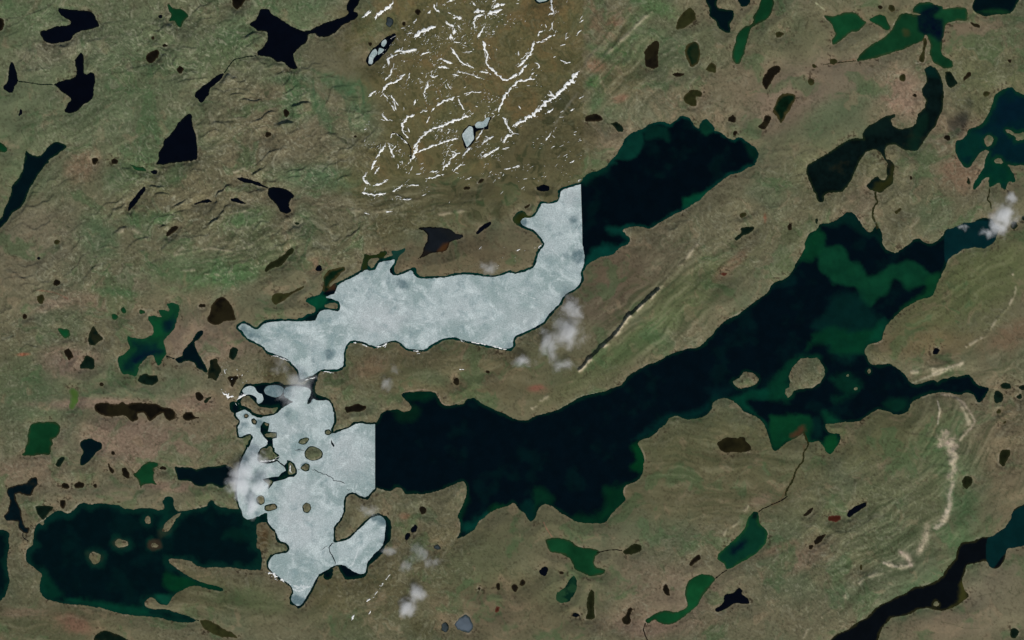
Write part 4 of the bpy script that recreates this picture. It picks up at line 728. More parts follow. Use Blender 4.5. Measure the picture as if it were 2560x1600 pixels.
# ================================================================ water outlines -> one depth field
def entries(txt):
    out = []
    for l in txt.strip().split('\n'):
        if l.startswith('#') or not l.strip(): continue
        f = l.split('|')
        if f[0] == '+': out[-1]['p'].append(f[1])
        else: out.append(dict(name=f[0], cls=f[1], label=f[2], p=[f[3]]))
    return out
lakes = entries(LAKES)
ice = []
for l in ICE.strip().split('\n'):
    if l.startswith('#'): continue
    f = l.split('|'); ice.append((f[0], f[1], f[2], decode(f[3])))
SH = fbm(PX/14, PY/14, 3, 91)*1.7+fbm(PX/5.5, PY/5.5, 2, 92)*1.2
S = np.full(PX.shape, 60., np.float32)
isl_sd = np.full(PX.shape, 60., np.float32)
for l in ISLANDS.strip().split('\n'):
    P = smooth(decode(l)); ws = window(P[:, 0].min()-62, P[:, 1].min()-62, P[:, 0].max()+62, P[:, 1].max()+62)
    isl_sd[ws] = np.minimum(isl_sd[ws], poly_sd(P, PX[ws], PY[ws]))
for L in lakes:
    Ps = [smooth(decode(s), 2) for s in L['p']]; off = [0]*len(Ps)
    if L['cls'] == 'a': Ps.append(ice[0][3]); off.append(5.0)
    if L['cls'] == 'm': Ps.append(ice[1][3]); off.append(4.5)
    allp = np.vstack(Ps); ws = window(allp[:, 0].min()-62, allp[:, 1].min()-62, allp[:, 0].max()+62, allp[:, 1].max()+62)
    s = np.full(PX[ws].shape, 60., np.float32)
    for P, of in zip(Ps, off):
        w2 = window(P[:, 0].min()-62, P[:, 1].min()-62, P[:, 0].max()+62, P[:, 1].max()+62)
        q = np.full(PX.shape, 60., np.float32)[ws] if of or len(Ps) > 1 else None
        if q is None: s = poly_sd(P, PX[ws], PY[ws])-of
        else: s = np.minimum(s, poly_sd(P, PX[ws], PY[ws])-of)
    L['ws'] = ws; L['s'] = s; S[ws] = np.minimum(S[ws], s)
S0 = S.copy()
S = np.maximum(S, -isl_sd)
size = sstep(0, 12, np.abs(S0))
S = S+SH*.75
far_out = (PX < -200) | (PX > 2760) | (PY < -200) | (PY > 1800)

# ================================================================ relief
def blob(x, y, rx, ry, ang=0, soft=1.0):
    ws = window(x-rx*2.2-ry*2.2, y-rx*2.2-ry*2.2, x+rx*2.2+ry*2.2, y+rx*2.2+ry*2.2)
    a = R(ang); dx = PX[ws]-x; dy = PY[ws]-y
    u = (dx*math.cos(a)-dy*math.sin(a))/rx; v = (dx*math.sin(a)+dy*math.cos(a))/ry
    return ws, np.exp(-((u*u+v*v)**1.3))
shore = sstep(0, 45, S)
near = sstep(1, 14, S)
rock = np.zeros_like(S)
for (x, y, rx, ry, a, k) in [(150, 110, 130, 60, 20, .6), (450, 90, 170, 90, 25, .55), (330, 130, 120, 80, 20, .3), (430, 500, 190, 110, 5, 1.0), (650, 300, 190, 130, 25, .9), (560, 160, 130, 80, 30, .7), (830, 300, 90, 140, 60, .5), (850, 400, 150, 60, 10, .6),
    (120, 470, 130, 100, 30, .4), (640, 620, 140, 80, 20, .45), (1000, 540, 170, 60, 10, .4), (700, 420, 150, 70, 8, .6), (200, 640, 230, 110, 20, .45), (100, 820, 140, 90, 0, .35), (820, 590, 170, 80, 10, .5), (60, 60, 120, 80, 0, .3), (1900, 450, 200, 140, 35, .18), (2150, 1330, 330, 170, 30, .16), (2380, 1150, 160, 170, 60, .18), (1750, 560, 160, 70, 40, .2), (1580, 520, 60, 30, 20, .3)]:
    ws, g = blob(x, y, rx, ry, a); rock[ws] = np.maximum(rock[ws], g*k)
wx = fbm(PX/85, PY/85, 3, 5); wy = fbm(PX/85, PY/85, 3, 6)
a = R(24)
U = PX*math.cos(a)-PY*math.sin(a); V = PX*math.sin(a)+PY*math.cos(a)      # U along the grain of the bedrock, V across (southwards)
def scarp(period, seed, warp):
    ph = (V+wx*warp+fbm(PX/34, PY/34, 3, seed)*7)/period
    f = ph-np.floor(ph)                                     # 0 at the foot of the north-facing step
    prof = np.where(f < .17, sstep(0, .17, f), 1-((f-.17)/.83)**.9)
    idx = np.floor(ph)
    pres = sstep(.1, .65, vnoise(U/46+idx*7.3, idx*3.7+.5, seed+40)+fbm(PX/90, PY/90, 2, seed+9)*.3)
    return prof*pres
ridges = scarp(25, 11, 24)*5.5+scarp(46, 23, 40)*9+scarp(14, 29, 14)*1.4
Z = (fbm(PX/240, PY/240, 4, 1)*.5+.6)*9*shore+(fbm(PX/60, PY/60, 4, 2)+1)*2.2*near*(.35+.9*rock)
Z += ridges*rock*near
Z += (fbm(PX/9, PY/9, 3, 3)+1)*.34*near*(.4+1.5*rock)
# mapped ridges: (height, half width, outline)
esk = np.zeros_like(S); pale = np.zeros_like(S); crest = []
for hgt, hw, st, s in RIDGES:
    P = smooth(decode(s), 2, False); far = hw*4
    ws = window(P[:, 0].min()-far, P[:, 1].min()-far, P[:, 0].max()+far, P[:, 1].max()+far)
    X = PX[ws]+wx[ws]*2+fbm(PX[ws]/12, PY[ws]/12, 2, 77)*2.0; Y = PY[ws]+wy[ws]*2+fbm(PX[ws]/12, PY[ws]/12, 2, 78)*2.0
    xs = X; # distances on the slightly wandering coordinates
    d, side, al = line_d(P, PX[ws], PY[ws], far)
    d = np.abs(d+fbm(PX[ws]/10, PY[ws]/10, 3, 79)*hw*.45)
    br = .55+.6*sstep(-.6, .6, fbm(PX[ws]/25, PY[ws]/25, 3, 80+int(hgt*10)))
    fade = sstep(0, .06, al)*sstep(0, .06, 1-al)
    Z[ws] += hgt*np.exp(-(d/hw)**2)*fade*(br if hgt < 5 else .8+.3*br)*near[ws]
    pale[ws] = np.maximum(pale[ws], st*np.exp(-(d/(hw*1.0))**2)*sstep(-.35, .45, fbm(PX[ws]/16, PY[ws]/16, 3, 81))*fade)
bank = np.where(S > 0, .07*np.minimum(S, 12), np.maximum(.30*S, -9))
Z = np.where(S > 0, bank+Z*sstep(0, 8, S), bank).astype(np.float32)
def zat(px, py):
    i = np.clip(np.searchsorted(GX, px)-1, 0, NX-2); j = np.clip(np.searchsorted(GY, py)-1, 0, NY-2)
    tx = (px-GX[i])/(GX[i+1]-GX[i]); ty = (py-GY[j])/(GY[j+1]-GY[j])
    return (Z[j, i]*(1-tx)+Z[j, i+1]*tx)*(1-ty)+(Z[j+1, i]*(1-tx)+Z[j+1, i+1]*tx)*ty

# ================================================================ ground cover colours
C = np.empty(PX.shape+(3,), np.float32); C[:] = alb((93, 90, 69))
def lay(col, m):
    global C
    C += (alb(col)-C)*np.clip(m, 0, 1)[..., None]
qx = PX+wx*26+fbm(PX/24, PY/24, 2, 201)*9; qy = PY+wy*26+fbm(PX/24, PY/24, 2, 202)*9
n1 = fbm(PX/150, PY/150, 4, 31); n2 = fbm(qx/50, qy/50, 5, 32, .6); n3 = fbm(qx/17, qy/17, 4, 33, .6); n4 = fbm(PX/6, PY/6, 3, 34)
lay((80, 88, 66), sstep(.0, .6, n1)*.6)
lay((100, 95, 74), sstep(.1, .7, -n1+n2*.4)*.4)
# broad cover tints (colour, strength, x, y, rx, ry, turn)
for (c, k, x, y, rx, ry, t) in TINTS:
    ws, g = blob(x, y, rx, ry, t)
    e = np.clip(g*1.25+(n2[ws]*.33+n3[ws]*.2)*(g > .03)*sstep(0, .3, g), 0, 1)*k
    C[ws] += (alb(c)-C[ws])*np.clip(e, 0, 1)[..., None]
# old snow country: brown heath, ends along a straight survey edge on its east side
brown = sstep(62, -62, poly_sd(smooth(decode(BROWN), 2), PX, PY, 120)+n2*46+n3*14+n1*20)*sstep(1463+5*n4, 1453+5*n4, PX)
lay((90, 84, 56), brown*.85)
lay((98, 82, 54), brown*sstep(.0, .6, n2+n3*.3)*.6)
lay((60, 62, 38), brown*sstep(.1, .6, -n2*.6+n4*.5+n3*.4)*.6); lay((112, 100, 70), brown*sstep(.35, .9, n3*.7+n4*.5)*.4)
lay((66, 66, 44), brown*sstep(.15, .7, n3+n2*.4)*.55)
dk = sstep(10, -20, poly_sd(smooth(decode(DARKH), 2), PX, PY, 45)+n2*22+n3*8)*(PX < 1457+8*n4)
lay((80, 76, 54), dk*.75); lay((54, 56, 36), dk*sstep(.12, .62, n3+n2*.5+.35*sstep(.0, .5, fbm(PX/70, PY/70, 3, 61)))*.75)
rough = np.clip(rock*1.1+sstep(-.5, .3, fbm(PX/260, PY/260, 3, 62)+.1)*.55, 0, 1)
for (x, y, rx, ry, a, k) in SMOOTHG:
    ws, g = blob(x, y, rx, ry, a); rough[ws] *= 1-np.clip(g*1.4, 0, 1)*k
rf = .3+.8*rough
# swirling bedding lines in the rock, grain elsewhere
sw = np.sin((V+wx*40+wy*22)/4.2+n3*1.6)*(.5+.5*n2)
grain = fbm(U/26, V/5.5, 4, 51)
rk = rock*near
C *= (1+(.08*rk+.02)*sw+(.14+.10*rk)*grain*.5*rf+.12*n4*(.4+.6*rk)*rf+.09*n3*rf+.05*n2)[..., None]
lay((140, 134, 112), rk*sstep(.45, .95, n3*.5+grain*.6+sw*.35)*.45)
lay((120, 106, 84), sstep(.45, .95, fbm(qx/34, qy/34, 4, 36)+n3*.3)*.38*(1-rk)*(1-brown))
lay((62, 84, 54), sstep(.3, .8, fbm(qx/75, qy/55, 5, 37)+n3*.35)*.5*(1-brown*.8))
lay((112, 110, 90), sstep(.15, .8, fbm(qx/20, qy/13, 4, 301, .62))*.5*(.2+.8*rough)*(1-brown*.7))
lay((58, 60, 42), sstep(.25, .9, fbm(qx/15, qy/11, 4, 302, .62))*.38*(.15+.85*rough))
t1 = np.abs(fbm(qx/30, qy/22, 3, 303)); t2 = np.abs(fbm(qx/14, qy/11, 2, 304)); t3 = np.abs(fbm(qx/60, qy/44, 4, 305))
lay((48, 54, 36), sstep(.09, .0, t1)*sstep(-.2, .4, n2+.1)*.38*rough); lay((50, 54, 38), sstep(.13, .0, t2)*sstep(-.1, .5, n3)*.4*rough)
lay((52, 68, 44), sstep(.05, .0, t3)*.45*(.4+.6*rough)*(1-brown))
lay((140, 138, 116), sstep(.5, .9, fbm(qx/5.5, qy/5, 2, 306)+.25*n3)*.40*rough*(1-brown*.6))
# creeks and frost cracks: thin winding darker lines
cr = np.abs(fbm(PX/58+wx*.3, PY/58+wy*.3, 3, 41)); cr2 = np.abs(fbm(PX/25, PY/25, 3, 43))
crm = sstep(.0, .5, fbm(PX/170, PY/170, 2, 44)+.15)
lay((58, 62, 42), sstep(.028, .004, cr)*.5*crm); lay((62, 62, 44), sstep(.05, .006, cr2)*.5*crm*(1-brown*.7))
# glacially streamlined ground: long furrows
for (x, y, rx, ry, t, ang, per, k) in FURROWS:
    ws, g = blob(x, y, rx, ry, t); a_ = R(ang); X_ = PX[ws]+wx[ws]*14; Y_ = PY[ws]+wy[ws]*14
    u_ = X_*math.cos(a_)-Y_*math.sin(a_); v_ = X_*math.sin(a_)+Y_*math.cos(a_)
    q_ = fbm(u_/(per*10), v_/per, 3, 501, .45); g = np.clip(g*1.3, 0, 1)*k
    C[ws] *= (1+.26*q_*g)[..., None]; C[ws] += (alb((62, 74, 48))-C[ws])*(sstep(.25, .8, -q_)*.4*g)[..., None]; C[ws] += (alb((116, 112, 90))-C[ws])*(sstep(.35, .9, q_)*.35*g)[..., None]
# wet pinkish ground round the ponds
ring = sstep(26, 3, S)*sstep(-.1, .6, fbm(PX/30, PY/30, 3, 45)+.1)*(1-brown)*(1-rock)
lay((118, 100, 80), ring*.2)
lay((150, 140, 120), sstep(3.2, .8, np.abs(S-2.4))*sstep(.3, .9, fbm(PX/26, PY/26, 3, 46))*.25)
for (c, k, wd, s) in PAINT:
    P = smooth(decode(s), 2, False); far = wd*K*3+4
    ws = window(P[:, 0].min()-far, P[:, 1].min()-far, P[:, 0].max()+far, P[:, 1].max()+far)
    d, side, al = line_d(P, PX[ws], PY[ws], far)
    g = np.exp(-((d+n4[ws]*wd*K*.3)/(wd*K*.55))**2)*(.55+.45*sstep(-.4, .4, n3[ws]))*(d < far*.98)
    C[ws] += (alb(c)-C[ws])*np.clip(g*k, 0, 1)[..., None]
lay((158, 148, 124), pale)
lay((52, 46, 34), sstep(-1.5, -4, S))          # lake bed
# fine-grained wet peat specks, mostly round the ponds
lay((44, 36, 24), sstep(.56, .70, fbm(PX/5, PY/5, 2, 401)+.25*fbm(PX/40, PY/40, 2, 402))*.75*(1-brown)*(.35+.65*ring))
mc = np.array(alb((86, 84, 64)), np.float32); C = mc*np.power(np.maximum(C, 1e-4)/mc, 1.22)
C *= np.array([1.08, 1.08, 1.03], np.float32); C = np.clip(C, .004, .9)

# ================================================================ the ground: one sheet
X, Y = to_world(PX, PY)
V3 = np.stack([X, Y, Z], -1).reshape(-1, 3)
def quads(rows, cols, nx):
    r, c = rows, cols; i = r*nx+c
    return np.stack([i, i+nx, i+nx+1, i+1], -1)
rr, cc = np.meshgrid(np.arange(NY-1), np.arange(NX-1), indexing='ij')
m = Nodes('tundra'); tc = m.n('ShaderNodeTexCoord').outputs['Object']
at = m.n('ShaderNodeAttribute'); at.attribute_name = 'tint'
f1 = m.noise(tc, .16, 6, .65); f2 = m.noise(tc, .7, 3, .6)
k1 = m.ramp(f1, .3, .7, -.27, .27); k2 = m.ramp(f2, .3, .7, -.15, .15)
kk = m.math('ADD', 1.0, m.math('MULTIPLY', m.math('ADD', k1, k2), at.outputs['Alpha']))
col = m.n('ShaderNodeVectorMath'); col.operation = 'SCALE'; m.l(at.outputs['Color'], col.inputs[0]); m.l(kk, col.inputs['Scale'])
b = m.n('ShaderNodeBsdfPrincipled'); b.inputs['Roughness'].default_value = .95; b.inputs['Specular IOR Level'].default_value = .1
m.l(col.outputs[0], b.inputs['Base Color']); m.l(b.outputs[0], m.out.inputs[0])
TUNDRA = m.m
tag(link('ground', raw_mesh('ground', V3, quads(rr.ravel(), cc.ravel(), NX), cols=np.concatenate([C, np.clip(rf, 0, 1)[..., None]], -1).reshape(-1, 4)), TUNDRA),
    'olive brown treeless tundra with rocky ridges, spread between all the lakes', 'ground', kind='structure')

# ================================================================ water
WC = {  # deep colour, shallow colour, shelf width
 'a': ((1, 9, 15), (3, 44, 36), 11), 'm': ((1, 10, 16), (3, 30, 22), 9), 'w': ((1, 17, 20), (5, 38, 30), 20), 'k': ((3, 6, 14), (12, 16, 14), 3),
 'n': ((2, 16, 20), (12, 34, 22), 5), 'g': ((13, 56, 30), (34, 52, 28), 5), 'G': ((14, 66, 34), (30, 56, 30), 6), 'b': ((20, 17, 10), (48, 40, 24), 4),
 'd': ((10, 24, 16), (36, 44, 26), 4), 'o': ((40, 42, 20), (62, 56, 32), 4), 'r': ((58, 26, 16), (90, 56, 42), 4), 's': ((52, 60, 62), (16, 26, 22), 4),
 't': ((88, 98, 106), (44, 56, 56), 6), 'l': ((72, 98, 44), (80, 92, 58), 6), 'c': ((5, 36, 34), (14, 58, 34), 26), 'i': ((8, 50, 34), (20, 62, 32), 7),
 'e': ((8, 28, 14), (62, 56, 30), 8), 'v': ((6, 34, 24), (30, 62, 38), 9), 'S': ((22, 26, 30), (12, 12, 10), 5), 'f': ((14, 54, 30), (36, 56, 30), 5),
 'R': ((7, 20, 18), (24, 36, 20), 5), 'h': ((3, 30, 36), (8, 46, 30), 12), 'x': ((6, 10, 14), (34, 34, 16), 6), 'u': ((26, 24, 10), (34, 30, 16), 4),
 'K': ((4, 18, 22), (40, 34, 20), 4), 'D': ((24, 28, 12), (40, 42, 22), 6)}
PT = []
wnA = fbm(PX/26, PY/26, 5, 73, .6)
for (cls, c, k, soft, s) in PATCHES:
    P = smooth(decode(s), 2); ws = window(P[:, 0].min()-40, P[:, 1].min()-40, P[:, 0].max()+40, P[:, 1].max()+40)
    soft2 = soft*1.7 if soft > 2 else soft
    d = poly_sd(P, PX[ws], PY[ws], 40)+((wnA[ws]*soft*1.1+n3[ws]*soft*.5) if soft > 2 else 0)
    PT.append((cls, alb(c), ws, sstep(soft2, -soft2, d)*k*(1+.22*wnA[ws] if soft > 2 else 1)))
def water_mat():
    m = Nodes('lake_water'); tc = m.n('ShaderNodeTexCoord').outputs['Object']
    at = m.n('ShaderNodeAttribute'); at.attribute_name = 'tint'
    f = m.ramp(m.noise(tc, .03, 5, .6), .3, .7, .85, 1.15)
    col = m.n('ShaderNodeVectorMath'); col.operation = 'SCALE'; m.l(at.outputs['Color'], col.inputs[0]); m.l(f, col.inputs['Scale'])
    b = m.n('ShaderNodeBsdfPrincipled'); b.inputs['Roughness'].default_value = .25; b.inputs['IOR'].default_value = 1.33
    b.inputs['Specular IOR Level'].default_value = .12
    m.l(col.outputs[0], b.inputs['Base Color']); m.l(b.outputs[0], m.out.inputs[0])
    return m.m
WATER = water_mat()
CW = np.zeros(PX.shape+(3,), np.float32)
wn = fbm(PX/22, PY/22, 4, 71); wn2 = fbm(PX/60, PY/60, 4, 72)
for li, L in enumerate(lakes):
    ws = L['ws']; deep, shal, wd = WC[L['cls']]; big = L['name'] == 'lake'
    dep = -S[ws]+wn[ws]*wd*.45+(0 if big else 1.0)
    t = sstep(0, wd, dep)
    if L['cls'] == 'v': t = sstep(-.2, .35, wn[ws]+.1)
    rs = np.random.RandomState(li+3); jit = 1+(rs.rand()-.5)*.3
    col = alb(shal)*(1-t)[..., None]+alb(deep)*jit*t[..., None]
    if L['cls'] in 'mawh': col += (alb((4, 40, 34))-col)*(sstep(.2, 1.0, wn2[ws]+wn[ws]*.3)*.2)[..., None]
    if L['cls'] in 'gGf': col *= (1+.28*wn2[ws])[..., None]
    if L['cls'] in 'bdosDKueR': col *= (1+.35*wn[ws]+.2*n4[ws])[..., None]; col += (alb((44, 40, 20))-col)*(sstep(.3, .9, wn2[ws]+wn[ws]*.5+(rs.rand()-.6))*.35)[..., None]
    for (cls, c, pw, a_) in PT:
        if cls != L['cls']: continue
        r0 = max(ws[0].start, pw[0].start); r1 = min(ws[0].stop, pw[0].stop); c0 = max(ws[1].start, pw[1].start); c1 = min(ws[1].stop, pw[1].stop)
        if r1 <= r0 or c1 <= c0: continue
        A = a_[r0-pw[0].start:r1-pw[0].start, c0-pw[1].start:c1-pw[1].start]
        V = col[r0-ws[0].start:r1-ws[0].start, c0-ws[1].start:c1-ws[1].start]; V += (c-V)*A[..., None]
    # cells that touch the lake (the ground sheet hides the overlap)
    s = L['s']; r0, c0 = ws[0].start, ws[1].start
    mn = s.copy(); q = np.minimum(np.minimum(mn[:-1, :-1], mn[1:, :-1]), np.minimum(mn[:-1, 1:], mn[1:, 1:])) < 2.5
    sm = np.minimum(np.minimum(S[ws][:-1, :-1], S[ws][1:, :-1]), np.minimum(S[ws][:-1, 1:], S[ws][1:, 1:])) < 0.0
    q &= sm
    jr, jc = np.nonzero(q)
    if len(jr) == 0: continue
    nx = s.shape[1]; F = quads(jr, jc, nx); used, inv = np.unique(F, return_inverse=True)
    x, y = to_world(PX[ws].ravel()[used], PY[ws].ravel()[used]); cx, cy = float(x.mean()), float(y.mean())
    Vv = np.stack([x-cx, y-cy, np.zeros_like(x)], -1)
    o = link(L['name'], raw_mesh(L['name'], Vv, inv.reshape(F.shape), cols=np.clip(col.reshape(-1, 3)[used], 0.0003, 1)), WATER, (cx, cy, .002*(li % 7)))
    tag(o, L['label'], L['name'], kind='structure')

# ribbons that follow the ground
def ribbon(P, wd, name, mat, lift=.3, seed=0, hump=0, rag=.3, taper=True, cols=None, breaks=0., flat=False):
    P = smooth(P, 2, False); seg = np.r_[0, np.cumsum(np.hypot(*np.diff(P, axis=0).T))]
    n = max(4, int(seg[-1]/1.6)); t = np.linspace(0, seg[-1], n); x = np.interp(t, seg, P[:, 0]); y = np.interp(t, seg, P[:, 1])
    rs = np.random.RandomState(seed)
    wob = fbm(t/7+seed*3.1, t*0+seed, 3, 7)*wd*rag; tx = np.gradient(x); ty = np.gradient(y); L = np.hypot(tx, ty)+1e-6; nx_, ny_ = -ty/L, tx/L
    x = x+nx_*wob; y = y+ny_*wob
    h = wd*.5*(1+fbm(t/4+seed, t*0+3.3, 3, 9)*rag*2.0)
    if taper: h *= np.clip(np.minimum(t, seg[-1]-t)/(wd*1.6)+.15, 0, 1)
    if breaks: h *= sstep(-1.1+breaks, -.75+breaks, fbm(t/9+seed*1.7, t*0+8, 2, 13))
    h = np.maximum(h, .02)
    V = []; 
    hl = h*(1+fbm(t/2.5+seed, t*0+1.3, 2, 15)*rag); hr = h*(1+fbm(t/2.5+seed, t*0+9.3, 2, 16)*rag)
    k = 5; off = np.stack([-hl, -hl*.5, h*0, hr*.5, hr], 1)
    vx = x[:, None]+nx_[:, None]*off; vy = y[:, None]+ny_[:, None]*off
    zz = zat(vx.ravel().astype(np.float32), vy.ravel().astype(np.float32)).reshape(vx.shape)
    prof = np.array([-.35, .7, 1, .7, -.35])
    zz = np.maximum(zz, 0)+lift*np.where(prof > 0, 1, prof)+hump*np.clip(prof, 0, 1)*np.minimum(1, h/wd*2)[:, None]
    wx_, wy_ = to_world(vx, vy); c = (float(wx_.mean()), float(wy_.mean()))
    Vv = np.stack([wx_-c[0], wy_-c[1], zz], -1).reshape(-1, 3)
    i = (np.arange(n-1)[:, None]*k+np.arange(k-1)[None]).ravel(); F = np.stack([i, i+1, i+k+1, i+k], -1)
    return Vv, F, c
for i, l in enumerate([l for l in STREAMS.strip().split('\n') if not l.startswith('#')]):
    wd, cls, lab, p = l.split('|'); Vv, F, c = ribbon(decode(p), float(wd), 'creek', WATER, .12, i+2, rag=.2, taper=False)
    cols = np.tile(alb(WC[cls][0]), (len(Vv), 1))
    tag(link('creek', raw_mesh('creek', Vv, F, cols=cols), WATER, (c[0], c[1], 0)), lab, 'creek', kind='structure')

# ================================================================ ice
m = Nodes('lake_ice'); tc = m.n('ShaderNodeNewGeometry').outputs['Position']
n_a = m.noise(tc, .012, 6, .62, .6); n_b = m.noise(tc, .045, 6, .66, .3); n_c = m.noise(tc, .30, 4, .8)
me_ = m.n('ShaderNodeAttribute'); me_.attribute_name = 'melt'
c = m.mix(m.ramp(n_a, .42, .58), alb((142, 157, 155)), alb((168, 178, 177)))
c = m.mix(m.ramp(n_b, .53, .75, 0, .7), c, alb((208, 214, 212)))
blot = m.ramp(m.math('ADD', me_.outputs['Fac'], m.math('MULTIPLY', m.math('SUBTRACT', m.noise(tc, .035, 5, .62), .5), 1.1)), .28, .85, 0, .8)
c = m.mix(blot, c, alb((86, 108, 112)))
c = m.mix(m.ramp(m.noise(tc, .035, 6, .66, .5), .53, .68, 0, .55), c, alb((116, 134, 136)))
c = m.mix(m.ramp(m.noise(tc, .028, 3, .6, 2.5), .49, .50, 0, .0), c, alb((210, 214, 212)))
c = m.mix(m.ramp(me_.outputs['Fac'], -.7, .0, .55, 0), c, alb((188, 190, 190)))
c = m.mix(m.ramp(m.noise(tc, .022, 6, .62, .5), .50, .64, 0, .6), c, alb((198, 206, 204)))
c = m.mix(m.ramp(m.noise(tc, .05, 7, .66, .6), .56, .70, 0, .5), c, alb((206, 212, 210)))
c = m.mix(m.math('MULTIPLY', blot, 1.0), c, alb((92, 112, 116)))
c = m.mix(1.0, c, (.97, 1.0, .985), 'MULTIPLY')
c = m.mix(m.ramp(m.noise(tc, .02, 6, .66, .8), .52, .68, 0, .55), c, alb((120, 142, 142)))
c = m.mix(m.ramp(n_c, .3, .7, 0, 1), c, (1.22, 1.22, 1.22), 'MULTIPLY') if False else c
sp = m.ramp(n_c, .3, .7, .76, 1.24)
cs = m.n('ShaderNodeVectorMath'); cs.operation = 'SCALE'; m.l(c, cs.inputs[0]); m.l(sp, cs.inputs['Scale'])
b = m.n('ShaderNodeBsdfPrincipled'); b.inputs['Roughness'].default_value = .7; b.inputs['Specular IOR Level'].default_value = .2
m.l(cs.outputs[0], b.inputs['Base Color']); m.l(b.outputs[0], m.out.inputs[0]); ICEM = m.m
m = Nodes('snow'); tc = m.n('ShaderNodeNewGeometry').outputs['Position']
c = m.mix(m.ramp(m.noise(tc, .35, 4, .7), .32, .55), (.46, .46, .41), (.92, .92, .88))
b = m.n('ShaderNodeBsdfPrincipled'); b.inputs['Roughness'].default_value = .85; m.l(c, b.inputs['Base Color']); m.l(b.outputs[0], m.out.inputs[0]); SNOW = m.m
MELT = [(1280+u*K, 400+v*K, r, k) for u, v, r, k in [(580, 560, 18, .8), (470, 720, 20, .7), (600, 640, 22, .55), (640, 900, 24, .8), (500, 900, 22, .5), (470, 990, 18, .5), (270, 1080, 20, .45), (160, 1340, 20, .4), (640, 500, 14, .5), (110, 590, 12, 1)]]
MELT += [(640+u*K, 400+v*K, r, k) for u, v, r, k in [(1390, 1180, 22, .7), (1560, 1420, 40, .35), (2150, 1190, 18, .45), (1240, 970, 8, .8), (1700, 1400, 40, .3)]]
MELT += [(640+u*K, 800+v*K, r, k) for u, v, r, k in [(380, 230, 22, .5), (700, 320, 18, .8), (530, 380, 12, .5), (1520, 90, 40, .45), (2380, 230, 20, .9), (2290, 240, 14, .6), (30, 160, 16, .5), (110, 1100, 14, .5), (680, 1280, 18, .4), (510, 760, 8, .9), (200, 660, 30, 1.0), (440, 1150, 14, .8)]]
MELT += [(640+u*K, 1200+v*K, r, k) for u, v, r, k in [(370, 1130, 14, 1.2), (430, 1150, 12, 1.2), (700, 530, 18, .5), (150, 400, 14, .6), (480, 260, 13, 1.2), (1200, 380, 14, .8), (840, 840, 14, .8), (1130, 350, 14, .8), (200, 820, 20, .35), (280, 470, 16, .35), (600, 750, 26, .3)]]
MELT += [(0+u*K, 800+v*K, r, k) for u, v, r, k in [(2300, 80, 12, .8), (2370, 130, 14, .6), (2325, 905, 7, 1.1), (2260, 1040, 8, .5)]]
MELT += [(540+u*K/2, 920+v*K/2, r, k) for u, v, r, k in [(1080, 430, 26, 1.3), (1000, 360, 14, 1.2), (1200, 500, 16, 1.0), (560, 1050, 16, .6), (600, 450, 8, .5), (820, 1050, 12, 1.0), (1350, 880, 14, .8), (2120, 1220, 10, 1.0), (1900, 1340, 12, .8), (1360, 400, 14, .8), (1560, 330, 16, .6)]]
MELT += [(540+u*K/2, 1100+v*K/2, r, k) for u, v, r, k in [(1690, 500, 12, 1.2), (1680, 50, 10, 1.0), (1560, 190, 10, .9), (1100, 560, 12, .7), (1080, 1270, 12, 1.1), (820, 1150, 12, .9), (2120, 260, 12, .6), (800, 1380, 12, .6)]]
DRY = [(960, 800, 90, 45, .8), (1120, 780, 100, 40, .4), (1330, 790, 80, 60, .5), (1370, 600, 50, 90, .35), (1430, 490, 30, 40, .6), (740, 1290, 60, 90, .8), (870, 1140, 60, 60, .7), (740, 1080, 60, 60, .4), (700, 1480, 40, 30, .3), (1240, 850, 40, 20, .5), (760, 850, 40, 20, .4)]
def crack(s, wd):
    P = smooth(decode(s), 2, False); seg = np.r_[0, np.cumsum(np.hypot(*np.diff(P, axis=0).T))]; n = max(5, int(seg[-1]/3))
    t = np.linspace(0, seg[-1], n); x = np.interp(t, seg, P[:, 0]); y = np.interp(t, seg, P[:, 1]); tx = np.gradient(x); ty = np.gradient(y); L = np.hypot(tx, ty)
    j = fbm(t/5, t*0+wd, 2, 3)*1.6; x = x-ty/L*j; y = y+tx/L*j
    h = wd*.5*(.6+.5*np.abs(fbm(t/6, t*0+5, 2, 8)))*np.clip(np.minimum(t, seg[-1]-t)/6+.1, 0, 1)+.08
    return np.vstack([np.stack([x-ty/L*h, y+tx/L*h], 1), np.stack([x+ty/L*h, y-tx/L*h], 1)[::-1]])
